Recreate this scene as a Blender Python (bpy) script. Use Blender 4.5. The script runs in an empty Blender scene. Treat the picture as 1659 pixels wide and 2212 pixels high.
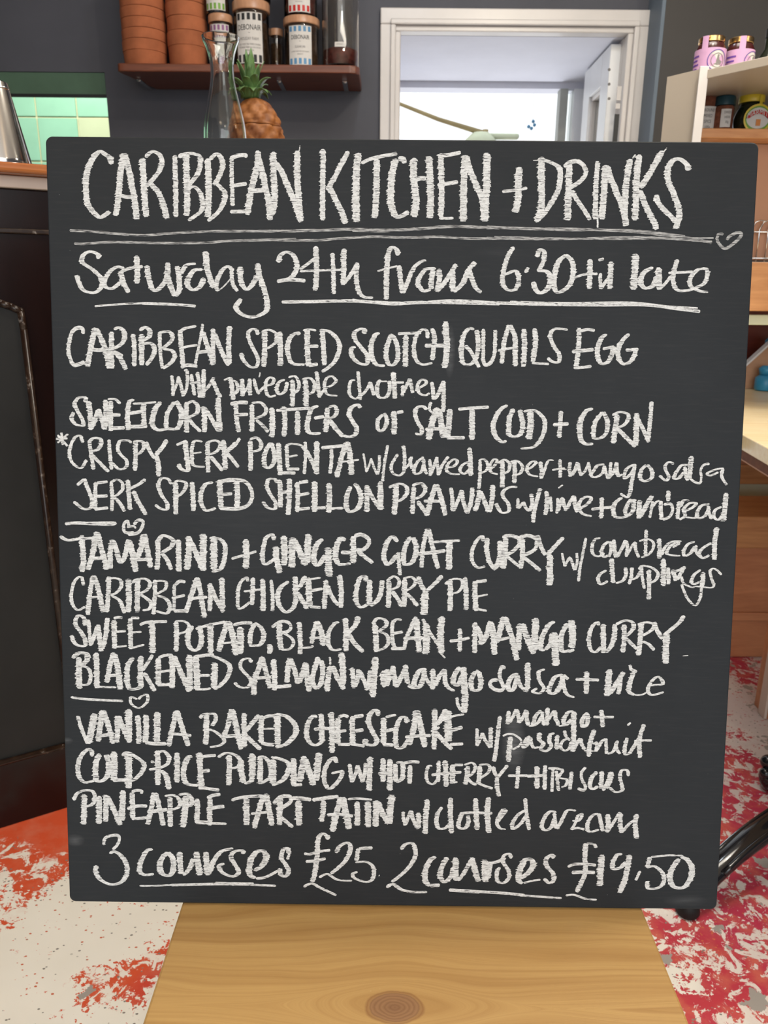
import bpy, bmesh, math, random
from mathutils import Vector, Matrix
random.seed(7)
S = bpy.context.scene
COL = S.collection
V = Vector
# ---------------------------------------------------------------- camera
TH, RO, FPX = math.radians(16.5), math.radians(.53), 1662.0
CAM = V((0, 0, 1.02))
FW = V((0, math.cos(TH), -math.sin(TH)))
R0, U0 = V((1, 0, 0)), V((0, math.sin(TH), math.cos(TH)))
RT = R0*math.cos(RO) + U0*math.sin(RO)
UP = U0*math.cos(RO) - R0*math.sin(RO)
cd = bpy.data.cameras.new('camera')
cam = bpy.data.objects.new('camera', cd); COL.objects.link(cam)
cam.matrix_world = Matrix(((RT.x, UP.x, -FW.x, CAM.x), (RT.y, UP.y, -FW.y, CAM.y), (RT.z, UP.z, -FW.z, CAM.z), (0, 0, 0, 1)))
cd.sensor_fit = 'HORIZONTAL'; cd.sensor_width = 36; cd.lens = FPX/1659*36
cd.clip_start = .02; cd.clip_end = 200
cd.dof.use_dof = True; cd.dof.focus_distance = .74; cd.dof.aperture_fstop = 19
S.camera = cam
S.view_settings.view_transform = 'Standard'; S.view_settings.look = 'None'
S.view_settings.gamma = 1; S.view_settings.use_curve_mapping = False
S.view_settings.exposure = -.27

def at(u, v, y=None, x=None, z=None):
    """point where the sight line of a photo point meets the plane y=, x= or z="""
    d = FW + RT*((u-829.5)/FPX) + UP*((1106-v)/FPX)
    k, val = (1, y) if y is not None else ((0, x) if x is not None else (2, z))
    return CAM + d*((val-CAM[k])/d[k])
# ---------------------------------------------------------------- world and lights
W = bpy.data.worlds.new('world'); S.world = W; W.use_nodes = True
wn = W.node_tree.nodes; wl = W.node_tree.links; wn.clear()
wo = wn.new('ShaderNodeOutputWorld'); wb = wn.new('ShaderNodeBackground')
wb.inputs[0].default_value = (.93, .97, 1, 1); wb.inputs[1].default_value = 1.7
wl.new(wb.outputs[0], wo.inputs[0])

def area(name, loc, target, sx, sy, power, color):
    l = bpy.data.lights.new(name, 'AREA'); l.shape = 'RECTANGLE'; l.size = sx; l.size_y = sy
    l.energy = power; l.color = color
    o = bpy.data.objects.new(name, l); COL.objects.link(o); o.location = loc
    o.rotation_euler = (V(target)-V(loc)).to_track_quat('-Z', 'Y').to_euler()
    return o
area('shopfront_daylight', (.3, -2.3, 1.75), (0, 1, .9), 2.6, 1.6, 44, (.97, .98, 1))
area('overhead_fill', (.55, 1.15, 2.57), (.5, 1.0, 0), 1.3, .5, 34, (1, .93, .82))  # added overhead fill, brightens floor, bench and table tops
area('soffit_bounce_fill', (.45, 4.3, .5), (.4, 3.3, 1.8), .9, .5, 24, (.93, .95, 1))  # added fill aimed upward, stands in for bounce onto the doorway soffit
area('kitchen_ceiling_light', (-1.35, 3.25, 2.1), (-1.4, 3.8, 1.5), .8, .3, 16, (1, 1, .93))
def bulb(name, loc, power, r, color=(1, .72, .42)):
    l = bpy.data.lights.new(name, 'POINT'); l.energy = power; l.color = color; l.shadow_soft_size = r
    o = bpy.data.objects.new(name, l); COL.objects.link(o); o.location = loc
bulb('pendant_or_fill_light', (.60, 1.04, 2.38), 30, .035, (1, .90, .72))
bulb('pendant_or_fill_light', (1.35, 1.05, 1.9), 14, .05, (1, .9, .72))  # added fill with no lamp behind it, lifts the table at the right
for k, (x, y) in enumerate(((-1.0, -.3), (-.5, -.5), (.9, -.6))):
    bulb('pendant_or_fill_light', (x, y, 2.2), 7, .04)

bulb('pendant_or_fill_light', (.05, 1.95, 2.35), 9, .05, (.82, .9, 1))  # added cool fill, no lamp here; brightens the wall beside the doorway

# ---------------------------------------------------------------- helpers
def link(o, parent=None):
    COL.objects.link(o)
    if parent: o.parent = parent
    return o
def tag(o, label=None, cat=None, group=None, kind=None):
    if label: o['label'] = label
    if cat: o['category'] = cat
    if group: o['group'] = group
    if kind: o['kind'] = kind
    return o
def empty(name, loc, label, cat, group=None, rz=0):
    o = bpy.data.objects.new(name, None); COL.objects.link(o)
    o.location = loc; o.rotation_euler = (0, 0, rz); o.empty_display_size = .05
    return tag(o, label, cat, group)
def mesh(name, bm, mat, parent=None, smooth=False, loc=None):
    me = bpy.data.meshes.new(name); bm.to_mesh(me); bm.free()
    if mat: me.materials.append(mat)
    if smooth:
        for p in me.polygons: p.use_smooth = True
        if smooth == 'auto':
            me.set_sharp_from_angle(angle=math.radians(38))
    o = link(bpy.data.objects.new(name, me), parent)
    if loc is not None: o.location = loc
    return o
def box(bm, x0, x1, y0, y1, z0, z1, bev=0, seg=2):
    b = bmesh.new()
    bmesh.ops.create_cube(b, size=1)
    for v in b.verts:
        v.co = V(((x0+x1)/2+v.co.x*(x1-x0), (y0+y1)/2+v.co.y*(y1-y0), (z0+z1)/2+v.co.z*(z1-z0)))
    if bev: bmesh.ops.bevel(b, geom=b.edges[:], offset=bev, segments=seg, affect='EDGES', profile=.5)
    merge(bm, b)
def merge(bm, b):
    me = bpy.data.meshes.new('tmp'); b.to_mesh(me); b.free(); bm.from_mesh(me); bpy.data.meshes.remove(me)
def B(*a, **k):
    bm = bmesh.new(); box(bm, *a, **k); return bm
def lathe(bm, prof, n=40, c=(0, 0, 0)):
    rings = []
    for r, z in prof:
        if r < 1e-6: rings.append([bm.verts.new((c[0], c[1], c[2]+z))])
        else: rings.append([bm.verts.new((c[0]+r*math.cos(2*math.pi*i/n), c[1]+r*math.sin(2*math.pi*i/n), c[2]+z)) for i in range(n)])
    for a, b in zip(rings, rings[1:]):
        for i in range(n):
            j = (i+1) % n
            if len(a) == 1 and len(b) == 1: continue
            if len(a) == 1: bm.faces.new((a[0], b[j], b[i]))
            elif len(b) == 1: bm.faces.new((a[i], a[j], b[0]))
            else: bm.faces.new((a[i], a[j], b[j], b[i]))
    bmesh.ops.recalc_face_normals(bm, faces=bm.faces[:])
def L(prof, n=40, c=(0, 0, 0)):
    bm = bmesh.new(); lathe(bm, prof, n, c); return bm
def prism(bm, pts, d, bev=0):
    """extrude a closed polygon of 3-D points along vector d"""
    b = bmesh.new()
    f = b.faces.new([b.verts.new(V(p)) for p in pts])
    r = bmesh.ops.extrude_face_region(b, geom=[f])
    bmesh.ops.translate(b, vec=V(d), verts=[g for g in r['geom'] if isinstance(g, bmesh.types.BMVert)])
    bmesh.ops.recalc_face_normals(b, faces=b.faces[:])
    if bev: bmesh.ops.bevel(b, geom=b.edges[:], offset=bev, segments=2, affect='EDGES', profile=.5)
    merge(bm, b)
def PR(pts, d, bev=0):
    bm = bmesh.new(); prism(bm, pts, d, bev); return bm
def sweep(bm, path, radii, n=10, flat=1.0, cap=True):
    """tube along a 3-D path; flat squashes it vertically"""
    rings = []
    for i, p in enumerate(path):
        p = V(p)
        t = (V(path[min(i+1, len(path)-1)])-V(path[max(i-1, 0)])).normalized()
        s = t.cross(V((0, 0, 1)))
        if s.length < 1e-3: s = V((1, 0, 0))
        s.normalize(); w = s.cross(t).normalized()
        r = radii[i] if hasattr(radii, '__len__') else radii
        rings.append([bm.verts.new(p+s*r*math.cos(2*math.pi*k/n)+w*r*flat*math.sin(2*math.pi*k/n)) for k in range(n)])
    for a, b in zip(rings, rings[1:]):
        for k in range(n): bm.faces.new((a[k], a[(k+1) % n], b[(k+1) % n], b[k]))
    if cap: bm.faces.new(rings[0][::-1]); bm.faces.new(rings[-1])
    bmesh.ops.recalc_face_normals(bm, faces=bm.faces[:])
def crom(pts, step):
    """Catmull-Rom resample of a 2-D or 3-D polyline"""
    P = [V(p) for p in pts]; out = []
    if len(P) == 2:
        n = max(2, int((P[1]-P[0]).length/step))
        return [P[0].lerp(P[1], i/n) for i in range(n+1)]
    for i in range(len(P)-1):
        p0 = P[max(i-1, 0)]; p1 = P[i]; p2 = P[i+1]; p3 = P[min(i+2, len(P)-1)]
        n = max(1, int((p2-p1).length/step))
        for k in range(n):
            t = k/n
            out.append(.5*((2*p1)+(p2-p0)*t+(2*p0-5*p1+4*p2-p3)*t*t+(3*p1-p0-3*p2+p3)*t**3))
    out.append(P[-1]); return out

# ---------------------------------------------------------------- materials
class NT:
    def __init__(s, name, rough=.5, spec=.5, metal=0):
        s.m = bpy.data.materials.new(name); s.m.use_nodes = True
        s.t = s.m.node_tree; s.b = s.t.nodes['Principled BSDF']
        s.b.inputs['Roughness'].default_value = rough
        s.b.inputs['Specular IOR Level'].default_value = spec
        s.b.inputs['Metallic'].default_value = metal
        s.co = None
    def n(s, typ, **k):
        q = s.t.nodes.new(typ)
        for a, b in k.items(): setattr(q, a, b)
        return q
    def put(s, sock, val):
        if isinstance(val, bpy.types.NodeSocket): s.t.links.new(val, sock)
        else:
            if hasattr(sock.default_value, '__len__') and not hasattr(val, '__len__'): val = [val]*len(sock.default_value)
            sock.default_value = val
    def coord(s, scale=(1, 1, 1), kind='Object', loc=(0, 0, 0), rot=(0, 0, 0)):
        c = s.n('ShaderNodeTexCoord'); m = s.n('ShaderNodeMapping')
        s.t.links.new(c.outputs[kind], m.inputs[0]); m.inputs['Scale'].default_value = scale
        m.inputs['Location'].default_value = loc; m.inputs['Rotation'].default_value = rot
        return m.outputs[0]
    def noise(s, vec, scale=5, detail=4, rough=.55, dist=0):
        q = s.n('ShaderNodeTexNoise'); s.t.links.new(vec, q.inputs['Vector'])
        q.inputs['Scale'].default_value = scale; q.inputs['Detail'].default_value = detail
        q.inputs['Roughness'].default_value = rough; q.inputs['Distortion'].default_value = dist
        return q.outputs['Fac']
    def vor(s, vec, scale, feature='F1', out='Distance', rnd=1):
        q = s.n('ShaderNodeTexVoronoi', feature=feature); s.t.links.new(vec, q.inputs['Vector'])
        q.inputs['Scale'].default_value = scale; q.inputs['Randomness'].default_value = rnd
        return q.outputs[out]
    def ramp(s, fac, stops, interp='LINEAR'):
        q = s.n('ShaderNodeValToRGB'); s.put(q.inputs[0], fac); cr = q.color_ramp; cr.interpolation = interp
        while len(cr.elements) < len(stops): cr.elements.new(.5)
        for e, (p, c) in zip(cr.elements, stops):
            e.position = p; e.color = (c, c, c, 1) if not hasattr(c, '__len__') else (*c, 1)
        return q.outputs[0]
    def math(s, op, a, b=0, c=0):
        q = s.n('ShaderNodeMath', operation=op)
        for k, x in enumerate((a, b, c)): s.put(q.inputs[k], x)
        return q.outputs[0]
    def mix(s, fac, a, b, mode='MIX'):
        q = s.n('ShaderNodeMix', data_type='RGBA', blend_type=mode)
        s.put(q.inputs[0], fac)
        s.put(q.inputs[6], a if not isinstance(a, tuple) else (*a, 1)); s.put(q.inputs[7], b if not isinstance(b, tuple) else (*b, 1))
        return q.outputs[2]
    def sep(s, vec):
        q = s.n('ShaderNodeSeparateXYZ'); s.t.links.new(vec, q.inputs[0]); return q.outputs
    def comb(s, x, y, z):
        q = s.n('ShaderNodeCombineXYZ')
        for k, a in enumerate((x, y, z)): s.put(q.inputs[k], a)
        return q.outputs[0]
    def col(s, c): s.put(s.b.inputs['Base Color'], (*c, 1) if isinstance(c, tuple) else c); return s
    def bump(s, h, strength=.3, dist=.002):
        q = s.n('ShaderNodeBump'); q.inputs['Strength'].default_value = strength; q.inputs['Distance'].default_value = dist
        s.t.links.new(h, q.inputs['Height']); s.t.links.new(q.outputs[0], s.b.inputs['Normal']); return s
def lin(r, g, b): return tuple(((c/255+.055)/1.055)**2.4 if c > 10 else c/255/12.92 for c in (r, g, b))
def flat(name, c, rough=.5, spec=.4, metal=0, var=.12, sc=8, bump=.05):
    t = NT(name, rough, spec, metal)
    nz = t.noise(t.coord(), sc, 5)
    d = tuple(x*(1-var) for x in c); e = tuple(min(1, x*(1+var)) for x in c)
    t.col(t.ramp(nz, [(.3, d), (.7, e)]))
    if bump: t.bump(t.noise(t.coord(), sc*12, 3), bump, .001)
    return t.m
M = {}
# board: matt blackboard paint with faint chalk dust, rubbed smudges and scuffs
t = NT('blackboard_paint', .6, .25)
co = t.coord()
base = t.ramp(t.noise(co, 9, 6, .6), [(.25, (.0138, .0168, .0200)), (.75, (.0198, .0232, .0270))])
grainy = t.noise(t.coord((12, 160, 1)), 3, 4)
base = t.mix(t.ramp(grainy, [(.5, 0.0), (.8, .35)]), base, (.036, .038, .04))
specks = t.ramp(t.vor(co, 150), [(.03, 1.0), (.06, 0.0)])
keep = t.ramp(t.noise(co, 45, 2), [(.60, 0.0), (.68, .8)])
base = t.mix(t.math('MULTIPLY', specks, keep), base, (.2, .2, .2))
def blob(t, co, cx, cy, rx, ry, soft=1.0):
    sx, sy, sz = t.sep(co)
    a = t.math('DIVIDE', t.math('SUBTRACT', sx, cx), rx); b = t.math('DIVIDE', t.math('SUBTRACT', sy, cy), ry)
    r = t.math('SQRT', t.math('ADD', t.math('MULTIPLY', a, a), t.math('MULTIPLY', b, b)))
    return t.ramp(r, [(.0, 1.0), (min(1, soft), 0.0)])
for cx, cy, rx, ry, k in [(0.1118, -0.1916, 0.0121, 0.0268, 0.28), (0.109, -0.1693, 0.013, 0.0098, 0.12), (-0.3029, -0.2901, 0.0097, 0.0065, 0.22), (0.0453, 0.1707, 0.0049, 0.0243, 0.25), (0.2794, -0.3431, 0.0221, 0.0065, 0.1), (0.0856, 0.2573, 0.0244, 0.0055, 0.03), (-0.1508, 0.0363, 0.1263, 0.1245, 0.02), (-0.3074, -0.1922, 0.0061, 0.0036, 0.2)]:
    sm = t.math('MULTIPLY', blob(t, co, cx, cy, rx, ry), t.ramp(t.noise(t.coord((30, 260, 1)), 1, 3), [(.3, .3), (.7, 1.0)]))
    base = t.mix(t.math('MULTIPLY', sm, k), base, (.42, .43, .44))
t.col(base); t.bump(t.noise(t.coord((40, 200, 40)), 3, 4), .12, .0006)
M['board'] = t.m
t = NT('board_edge', .5, .3); t.col(t.ramp(t.noise(t.coord(), 120, 4), [(.55, (.022, .022, .024)), (.72, (.05, .025, .018))])); M['board_edge'] = t.m
# chalk: dry strokes broken by fine horizontal gaps
t = NT('chalk', .95, .1)
co = t.coord((120, 1250, 1)); co2 = t.coord((420, 900, 1))
gap = t.ramp(t.noise(co, 1, 3, .6), [(.37, 0.0), (.43, 1.0)])
grit = t.ramp(t.noise(co2, 1, 4, .7), [(.30, .45), (.5, 1.0)])
tone = t.ramp(t.noise(t.coord((60, 500, 1)), 1, 2), [(.3, (.62, .63, .62)), (.7, (.84, .85, .85))])
t.col(t.mix(t.math('MULTIPLY', gap, grit), (.045, .047, .05), tone)); t.bump(t.noise(co2, 1, 3), .3, .0004)
M['chalk'] = t.m
t = NT('thin_chalk', .95, .1)
gap = t.ramp(t.noise(t.coord((90, 1100, 1)), 1, 5, .65), [(.40, 0.0), (.58, .85)])
t.col(t.mix(gap, (.055, .057, .06), (.60, .60, .59))); M['thin_chalk'] = t.m
# pine with a knot at the object's origin of texture
def pine(name, knot=None, dark=(.36, .185, .055), light=(.55, .34, .125), axis='x', rough=.38, freq=230):
    t = NT(name, rough, .4)
    co = t.coord(); sx, sy, sz = t.sep(co)
    if axis == 'y': sx, sy = sy, sx
    if axis == 'z': sx, sy = sz, sx
    wob = t.noise(t.comb(t.math('MULTIPLY', sx, 2.2), t.math('MULTIPLY', sy, 9), t.math('MULTIPLY', sz, 9)), 1, 3)
    wob = t.math('MULTIPLY', t.math('SUBTRACT', wob, .5), .075)
    if knot:
        kx, ky, a, k = knot
        dx = t.math('SUBTRACT', sx, kx); dy = t.math('SUBTRACT', sy, ky)
        g = t.math('MULTIPLY', t.math('EXPONENT', t.math('MULTIPLY', t.math('MULTIPLY', dx, dx), -1/(a*a))), k*k)
        q = t.math('SUBTRACT', t.math('MULTIPLY', dy, dy), g)
        s_ = t.math('SQRT', t.math('ABSOLUTE', q))
        line = t.math('ADD', s_, t.math('MULTIPLY', wob, .8))
    else: line = t.math('ADD', sy, wob)
    stripes = t.noise(t.comb(t.math('MULTIPLY', sx, .6), t.math('MULTIPLY', line, freq), 0), 1, 2, .4)
    wide = t.noise(t.comb(t.math('MULTIPLY', sx, 1.5), t.math('MULTIPLY', line, freq*.22), 0), 1, 2, .4)
    c = t.ramp(stripes, [(.36, light), (.56, tuple(.82*l+.18*d for l, d in zip(light, dark))), (.70, tuple(.45*l+.55*d for l, d in zip(light, dark)))])
    c = t.mix(t.ramp(wide, [(.45, 0.0), (.7, .75)]), c, dark)
    fine = t.noise(t.comb(t.math('MULTIPLY', sx, 14), t.math('MULTIPLY', line, freq*6), 0), 1, 2)
    c = t.mix(t.ramp(fine, [(.45, 0.0), (.75, .22)]), c, dark)
    if knot:
        rr = t.math('SQRT', t.math('ADD', t.math('POWER', t.math('DIVIDE', t.math('ABSOLUTE', dx), .0235), 2), t.math('POWER', t.math('DIVIDE', t.math('ABSOLUTE', dy), .0145), 2)))
        rr = t.math('ADD', rr, t.math('MULTIPLY', t.math('SUBTRACT', t.noise(co, 45, 3), .5), .35))
        rings = t.ramp(t.math('FRACT', t.math('MULTIPLY', rr, 5.5)), [(.0, (.27, .135, .06)), (.5, (.33, .175, .08)), (1.0, (.24, .115, .05))])
        rings = t.mix(t.ramp(rr, [(.0, .6), (.5, 0.0)]), rings, (.20, .095, .045))
        c = t.mix(t.ramp(rr, [(.88, 1.0), (1.0, 0.0)]), c, rings)
        c = t.mix(t.ramp(t.math('ABSOLUTE', t.math('SUBTRACT', rr, 1.02)), [(.0, .7), (.10, 0.0)]), c, (.24, .10, .035))
    # scratches and dents
    sc = t.ramp(t.vor(t.coord((1.0, 2.2, 1), rot=(0, 0, .5)), 70), [(.03, 1.0), (.06, 0.0)])
    kp = t.ramp(t.noise(co, 60, 2), [(.62, 0.0), (.68, .5)])
    c = t.mix(t.math('MULTIPLY', sc, kp), c, (.70, .55, .30))
    t.col(c); t.bump(fine, .1, .0008); M[name] = t.m
    return t.m
# painted floor: white lino splashed with red, orange and grey
t = NT('painted_floor', .42, .45)
co = t.coord(); sx, sy, sz = t.sep(co)
white = t.ramp(t.noise(co, 3, 4), [(.3, (.74, .69, .60)), (.7, (.84, .80, .72))])
white = t.mix(t.ramp(t.math('ADD', t.math('MULTIPLY', sx, .55), t.math('MULTIPLY', t.noise(co, 9, 3), .5)), [(.45, 0.0), (.75, .75)]), white, (.56, .47, .47))
redc = t.ramp(t.math('ADD', t.noise(co, 2.5, 3), t.math('MULTIPLY', sx, -.30)), [(.35, (.46, .035, .075)), (.52, (.50, .035, .035)), (.68, (.62, .085, .03))])
redc = t.mix(t.ramp(t.noise(co, 26, 4), [(.45, 0.0), (.7, .6)]), redc, (.62, .17, .10))
def fblob(cx, cy, rx, ry, k):
    return t.math('MULTIPLY', blob(t, co, cx, cy, rx, ry), k)
mask = 0.0
for a in [(-0.695, 1.276, 0.381, 0.156, 2.1), (-0.627, 1.124, 0.074, 0.107, 0.45), (-0.616, 1.03, 0.031, 0.06, 0.3), (-0.399, 0.91, 0.091, 0.054, 0.85), (-0.357, 0.96, 0.051, 0.04, 0.6), (-0.463, 0.863, 0.027, 0.023, 0.35), (-0.597, 1.17, 0.11, 0.087, 0.55), (0.665, 1.107, 0.353, 1.054, 0.62), (1.005, 1.949, 0.092, 0.146, 0.9), (0.986, 1.796, 0.073, 0.1, 0.3), (0.772, 1.423, 0.12, 0.139, 0.95), (0.708, 1.199, 0.087, 0.119, 1.1), (0.719, 1.303, 0.084, 0.088, 0.8), (0.484, 1.034, 0.046, 0.025, 0.9), (0.596, 1.025, 0.092, 0.021, 1.1), (0.461, 0.872, 0.075, 0.039, 0.8), (0.553, 0.928, 0.071, 0.051, 0.55), (0.45, 0.978, 0.044, 0.037, 0.5), (0.546, 0.979, 0.089, 0.056, 0.35)]: mask = t.math('ADD', mask, fblob(*a))
n1 = t.noise(t.coord((1, 1, 1)), 24, 7, .66, .7); n2 = t.noise(co, 80, 4, .6, .6)
n3 = t.noise(t.coord((1, 1.5, 1), rot=(0, 0, .7)), 150, 3, .6)
n1 = t.math('ADD', t.math('MULTIPLY', n1, .46), t.math('ADD', t.math('MULTIPLY', n2, .34), t.math('MULTIPLY', n3, .20)))
scr = t.ramp(t.noise(t.coord((1, 1, 1), loc=(7, 1, 0)), 34, 7, .7, .5), [(.515, 1.0), (.545, .06)])
paint = t.ramp(t.math('ADD', n1, t.math('MULTIPLY', mask, .30)), [(.585, 0.0), (.60, 1.0)])
scr = t.math('MAXIMUM', scr, t.ramp(t.math('ADD', t.math('MULTIPLY', mask, .5), t.math('MULTIPLY', n2, .3)), [(.78, 0.0), (.86, 1.0)]))
c = t.mix(t.math('MULTIPLY', paint, scr), white, redc)
sp = t.ramp(t.math('ADD', t.vor(t.coord((1, 1.5, 1), rot=(0, 0, .6)), 72), t.math('MULTIPLY', t.noise(co, 90, 3), .28)), [(.27, 1.0), (.30, 0.0)])
spk = t.ramp(t.noise(co, 6, 3), [(.38, 0.0), (.42, 1.0)])
spc = t.mix(t.ramp(t.noise(co, 12, 2), [(.5, 0.0), (.52, 1.0)]), (.22, .20, .17), (.55, .13, .06))
c = t.mix(t.math('MULTIPLY', sp, spk), c, spc)
sg = t.ramp(t.math('ADD', t.noise(t.coord((1, 1, 1), loc=(3, 2, 0)), 13, 5, .6), t.math('MULTIPLY', sx, .04)), [(.645, 0.0), (.655, 1.0)])
c = t.mix(sg, c, (.33, .30, .27))
t.col(c); t.bump(t.noise(co, 30, 4), .08, .002); M['floor'] = t.m

M['wall_navy'] = flat('navy_paint', (.072, .073, .088), .6, .3, var=.12, sc=3)
M['wall_grey'] = flat('grey_brown_paint', (.050, .046, .043), .6, .35, var=.1, sc=3)
M['wall_blue'] = flat('slate_blue_paint', (.13, .165, .205), .55, .35, var=.08)
M['ceil'] = flat('ceiling_paint', (.65, .63, .6), .8, .2)
M['lavender'] = flat('white_plaster', (.60, .61, .68), .7, .2, var=.03)
M['gloss_white'] = flat('cream_gloss_paint', (.60, .565, .54), .3, .5, var=.04)
M['door_white'] = flat('white_gloss_paint', (.74, .75, .76), .3, .5, var=.03)
M['grey_post'] = flat('grey_painted_post', (.33, .34, .31), .5, .4)
M['cream_post'] = flat('cream_painted_post', (.74, .66, .47), .5, .4)
M['mint'] = flat('mint_glazed_tile', (.30, .56, .40), .15, .5, var=.06)
M['mint2'] = flat('pale_glazed_tile', (.52, .58, .38), .15, .5, var=.06)
M['grout'] = flat('grout', (.62, .60, .38), .8, .2)
M['green_paint'] = flat('green_painted_wood', (.075, .135, .088), .55, .3)
M['black'] = flat('black_paint', (.012, .012, .012), .4, .4)
t = NT('mahogany_gloss', .22, .35)
g = t.noise(t.coord((3, 3, .6)), 4, 6, .6)
t.col(t.ramp(g, [(.3, (.005, .002, .0018)), (.7, (.012, .0042, .0034))])); t.bump(g, .05, .002); M['mahog'] = t.m
t = NT('worn_moulding', .3, .5)
g = t.noise(t.coord(), 60, 5, .7)
t.col(t.ramp(g, [(.50, (.016, .007, .004)), (.60, (.035, .018, .010)), (.70, (.26, .23, .21))])); M['mould'] = t.m
t = NT('black_panel', .5, .3)
g = t.noise(t.coord((1, 1, 1)), 6, 5)
t.col(t.ramp(g, [(.3, (.008, .0078, .0074)), (.7, (.015, .0145, .0138))])); M['panel'] = t.m
def wood(name, a, b, sc=(2, 2, 30), rough=.35, spec=.45, st=3):
    t = NT(name, rough, spec)
    g = t.noise(t.coord(sc), st, 5, .6, .4)
    t.col(t.ramp(g, [(.3, a), (.7, b)])); t.bump(g, .06, .001); M[name] = t.m; return t.m
wood('shelf_wood', (.085, .022, .010), (.19, .055, .024), (2, 30, 30))
wood('counter_wood', (.26, .075, .022), (.50, .18, .055), (2, 30, 30), .25)
wood('orange_pine', (.44, .19, .07), (.62, .31, .13), (2, 20, 20))
wood('brown_wood', (.42, .165, .075), (.58, .25, .12), (2, 20, 14))
wood('apron_wood', (.13, .045, .02), (.20, .075, .033), (2, 20, 14), .7, .12)
wood('bracket_wood', (.42, .23, .13), (.52, .30, .18), (2, 20, 14))
wood('butcher', (.84, .64, .35), (.95, .82, .55), (3, 22, 20), .3)
wood('red_brown', (.10, .018, .012), (.17, .035, .02), (3, 3, 12))
wood('lid_wood', (.40, .20, .11), (.55, .30, .17), (20, 20, 3))
M['terracotta'] = flat('terracotta', (.36, .115, .05), .85, .2, var=.25, sc=14, bump=.3)
M['laminate'] = flat('cream_laminate', (.44, .38, .31), .35, .45, var=.03)
M['cork'] = flat('pinkish_board', (.45, .24, .15), .7, .3, var=.06)
M['white_strip'] = flat('off_white_board', (.62, .50, .42), .5, .4, var=.04)
M['pale_green'] = flat('pale_green_wall', (.62, .66, .50), .7, .2, var=.03)
M['glass'] = None
def glass(name, tint=(1, 1, 1), rough=0, ior=1.45):
    t = NT(name, rough, .5); t.b.inputs['Transmission Weight'].default_value = 1; t.b.inputs['IOR'].default_value = ior
    t.col(tint); M[name] = t.m; return t.m
glass('glass', (.95, .98, .96)); glass('jar_glass', (.93, .90, .86))
M['steel'] = flat('polished_steel', (.62, .60, .58), .12, .5, 1, var=.03, bump=0)
M['chrome'] = flat('chrome_wire', (.7, .7, .7), .15, .5, 1, var=.03, bump=0)
M['gold'] = flat('gold_lid', (.75, .50, .22), .22, .5, 1, var=.05, bump=0)
M['gloss_black'] = flat('black_gloss_paint', (.008, .008, .010), .12, .6, var=.05, bump=0)
M['rubber'] = flat('black_rubber', (.01, .01, .01), .6, .3)
M['paper'] = flat('paper_label', (.62, .59, .55), .7, .2, var=.04)
M['ink'] = flat('black_ink', (.03, .03, .03), .6, .2)
M['pink'] = flat('pink_label', (.55, .32, .50), .6, .3, var=.05)
M['purple'] = flat('purple_ink', (.13, .05, .30), .6, .3)
M['jam'] = flat('dark_jam', (.045, .006, .006), .2, .5)
M['spice_dark'] = flat('dark_spice', (.055, .030, .015), .8, .2, var=.5, sc=90)
M['spice_red'] = flat('red_spice', (.10, .02, .014), .7, .2, var=.5, sc=90)
M['spice_brown'] = flat('brown_spice', (.16, .055, .03), .8, .2, var=.4, sc=90)
M['lid_white'] = flat('white_plastic', (.72, .71, .69), .4, .4, var=.03)
M['lid_teal'] = flat('dark_teal_plastic', (.012, .045, .06), .35, .4)
M['yellow'] = flat('yellow_plastic', (.62, .46, .035), .35, .4)
M['dark_glass'] = flat('dark_bottle_glass', (.010, .014, .006), .1, .6, bump=0)
M['red_ink'] = flat('red_ink', (.45, .02, .015), .5, .3)
M['green_ink'] = flat('green_ink', (.16, .32, .05), .5, .3)
M['blue_ink'] = flat('pale_blue_ink', (.10, .25, .42), .5, .3)
M['lilac_ink'] = flat('mauve_ink', (.26, .11, .24), .5, .3)
M['orange_ink'] = flat('orange_ink', (.6, .22, .06), .5, .3)
M['blue_plastic'] = flat('blue_plastic', (.04, .27, .46), .35, .4)
M['leaf'] = flat('pineapple_leaf', (.075, .15, .045), .5, .4, var=.35, sc=30)
M['leaf_dark'] = flat('house_plant_leaf', (.012, .045, .014), .5, .4, var=.35, sc=30)
t = NT('pineapple_skin', .6, .3)
t.col(t.ramp(t.noise(t.coord(), 40, 4), [(.3, (.13, .04, .012)), (.7, (.30, .115, .03))])); M['pine_skin'] = t.m
M['canvas'] = flat('pale_canvas', (.62, .66, .50), .8, .2)
M['timber'] = flat('weathered_timber', (.42, .33, .18), .8, .2)
M['text_grey'] = flat('grey_ink', (.2, .19, .18), .6, .2)

# ---------------------------------------------------------------- room shell
YW = 3.0
def st(name, bm, mat, parent=None, **k):
    o = mesh(name, bm, mat, parent, **k)
    if parent is None: o['kind'] = 'structure'
    return o
st('floor', B(-2.6, 2.6, -3.0, 6.5, -.08, 0), M['floor'])
st('ceiling', B(-2.6, 2.6, -3.0, YW, 2.6, 2.7), M['ceil'])
st('wall_left', B(-2.7, -2.6, -3.0, 6.5, 0, 2.7), M['wall_navy'])
st('wall_right', B(2.6, 2.7, -3.0, 6.5, 0, 2.7), M['wall_navy'])
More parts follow.
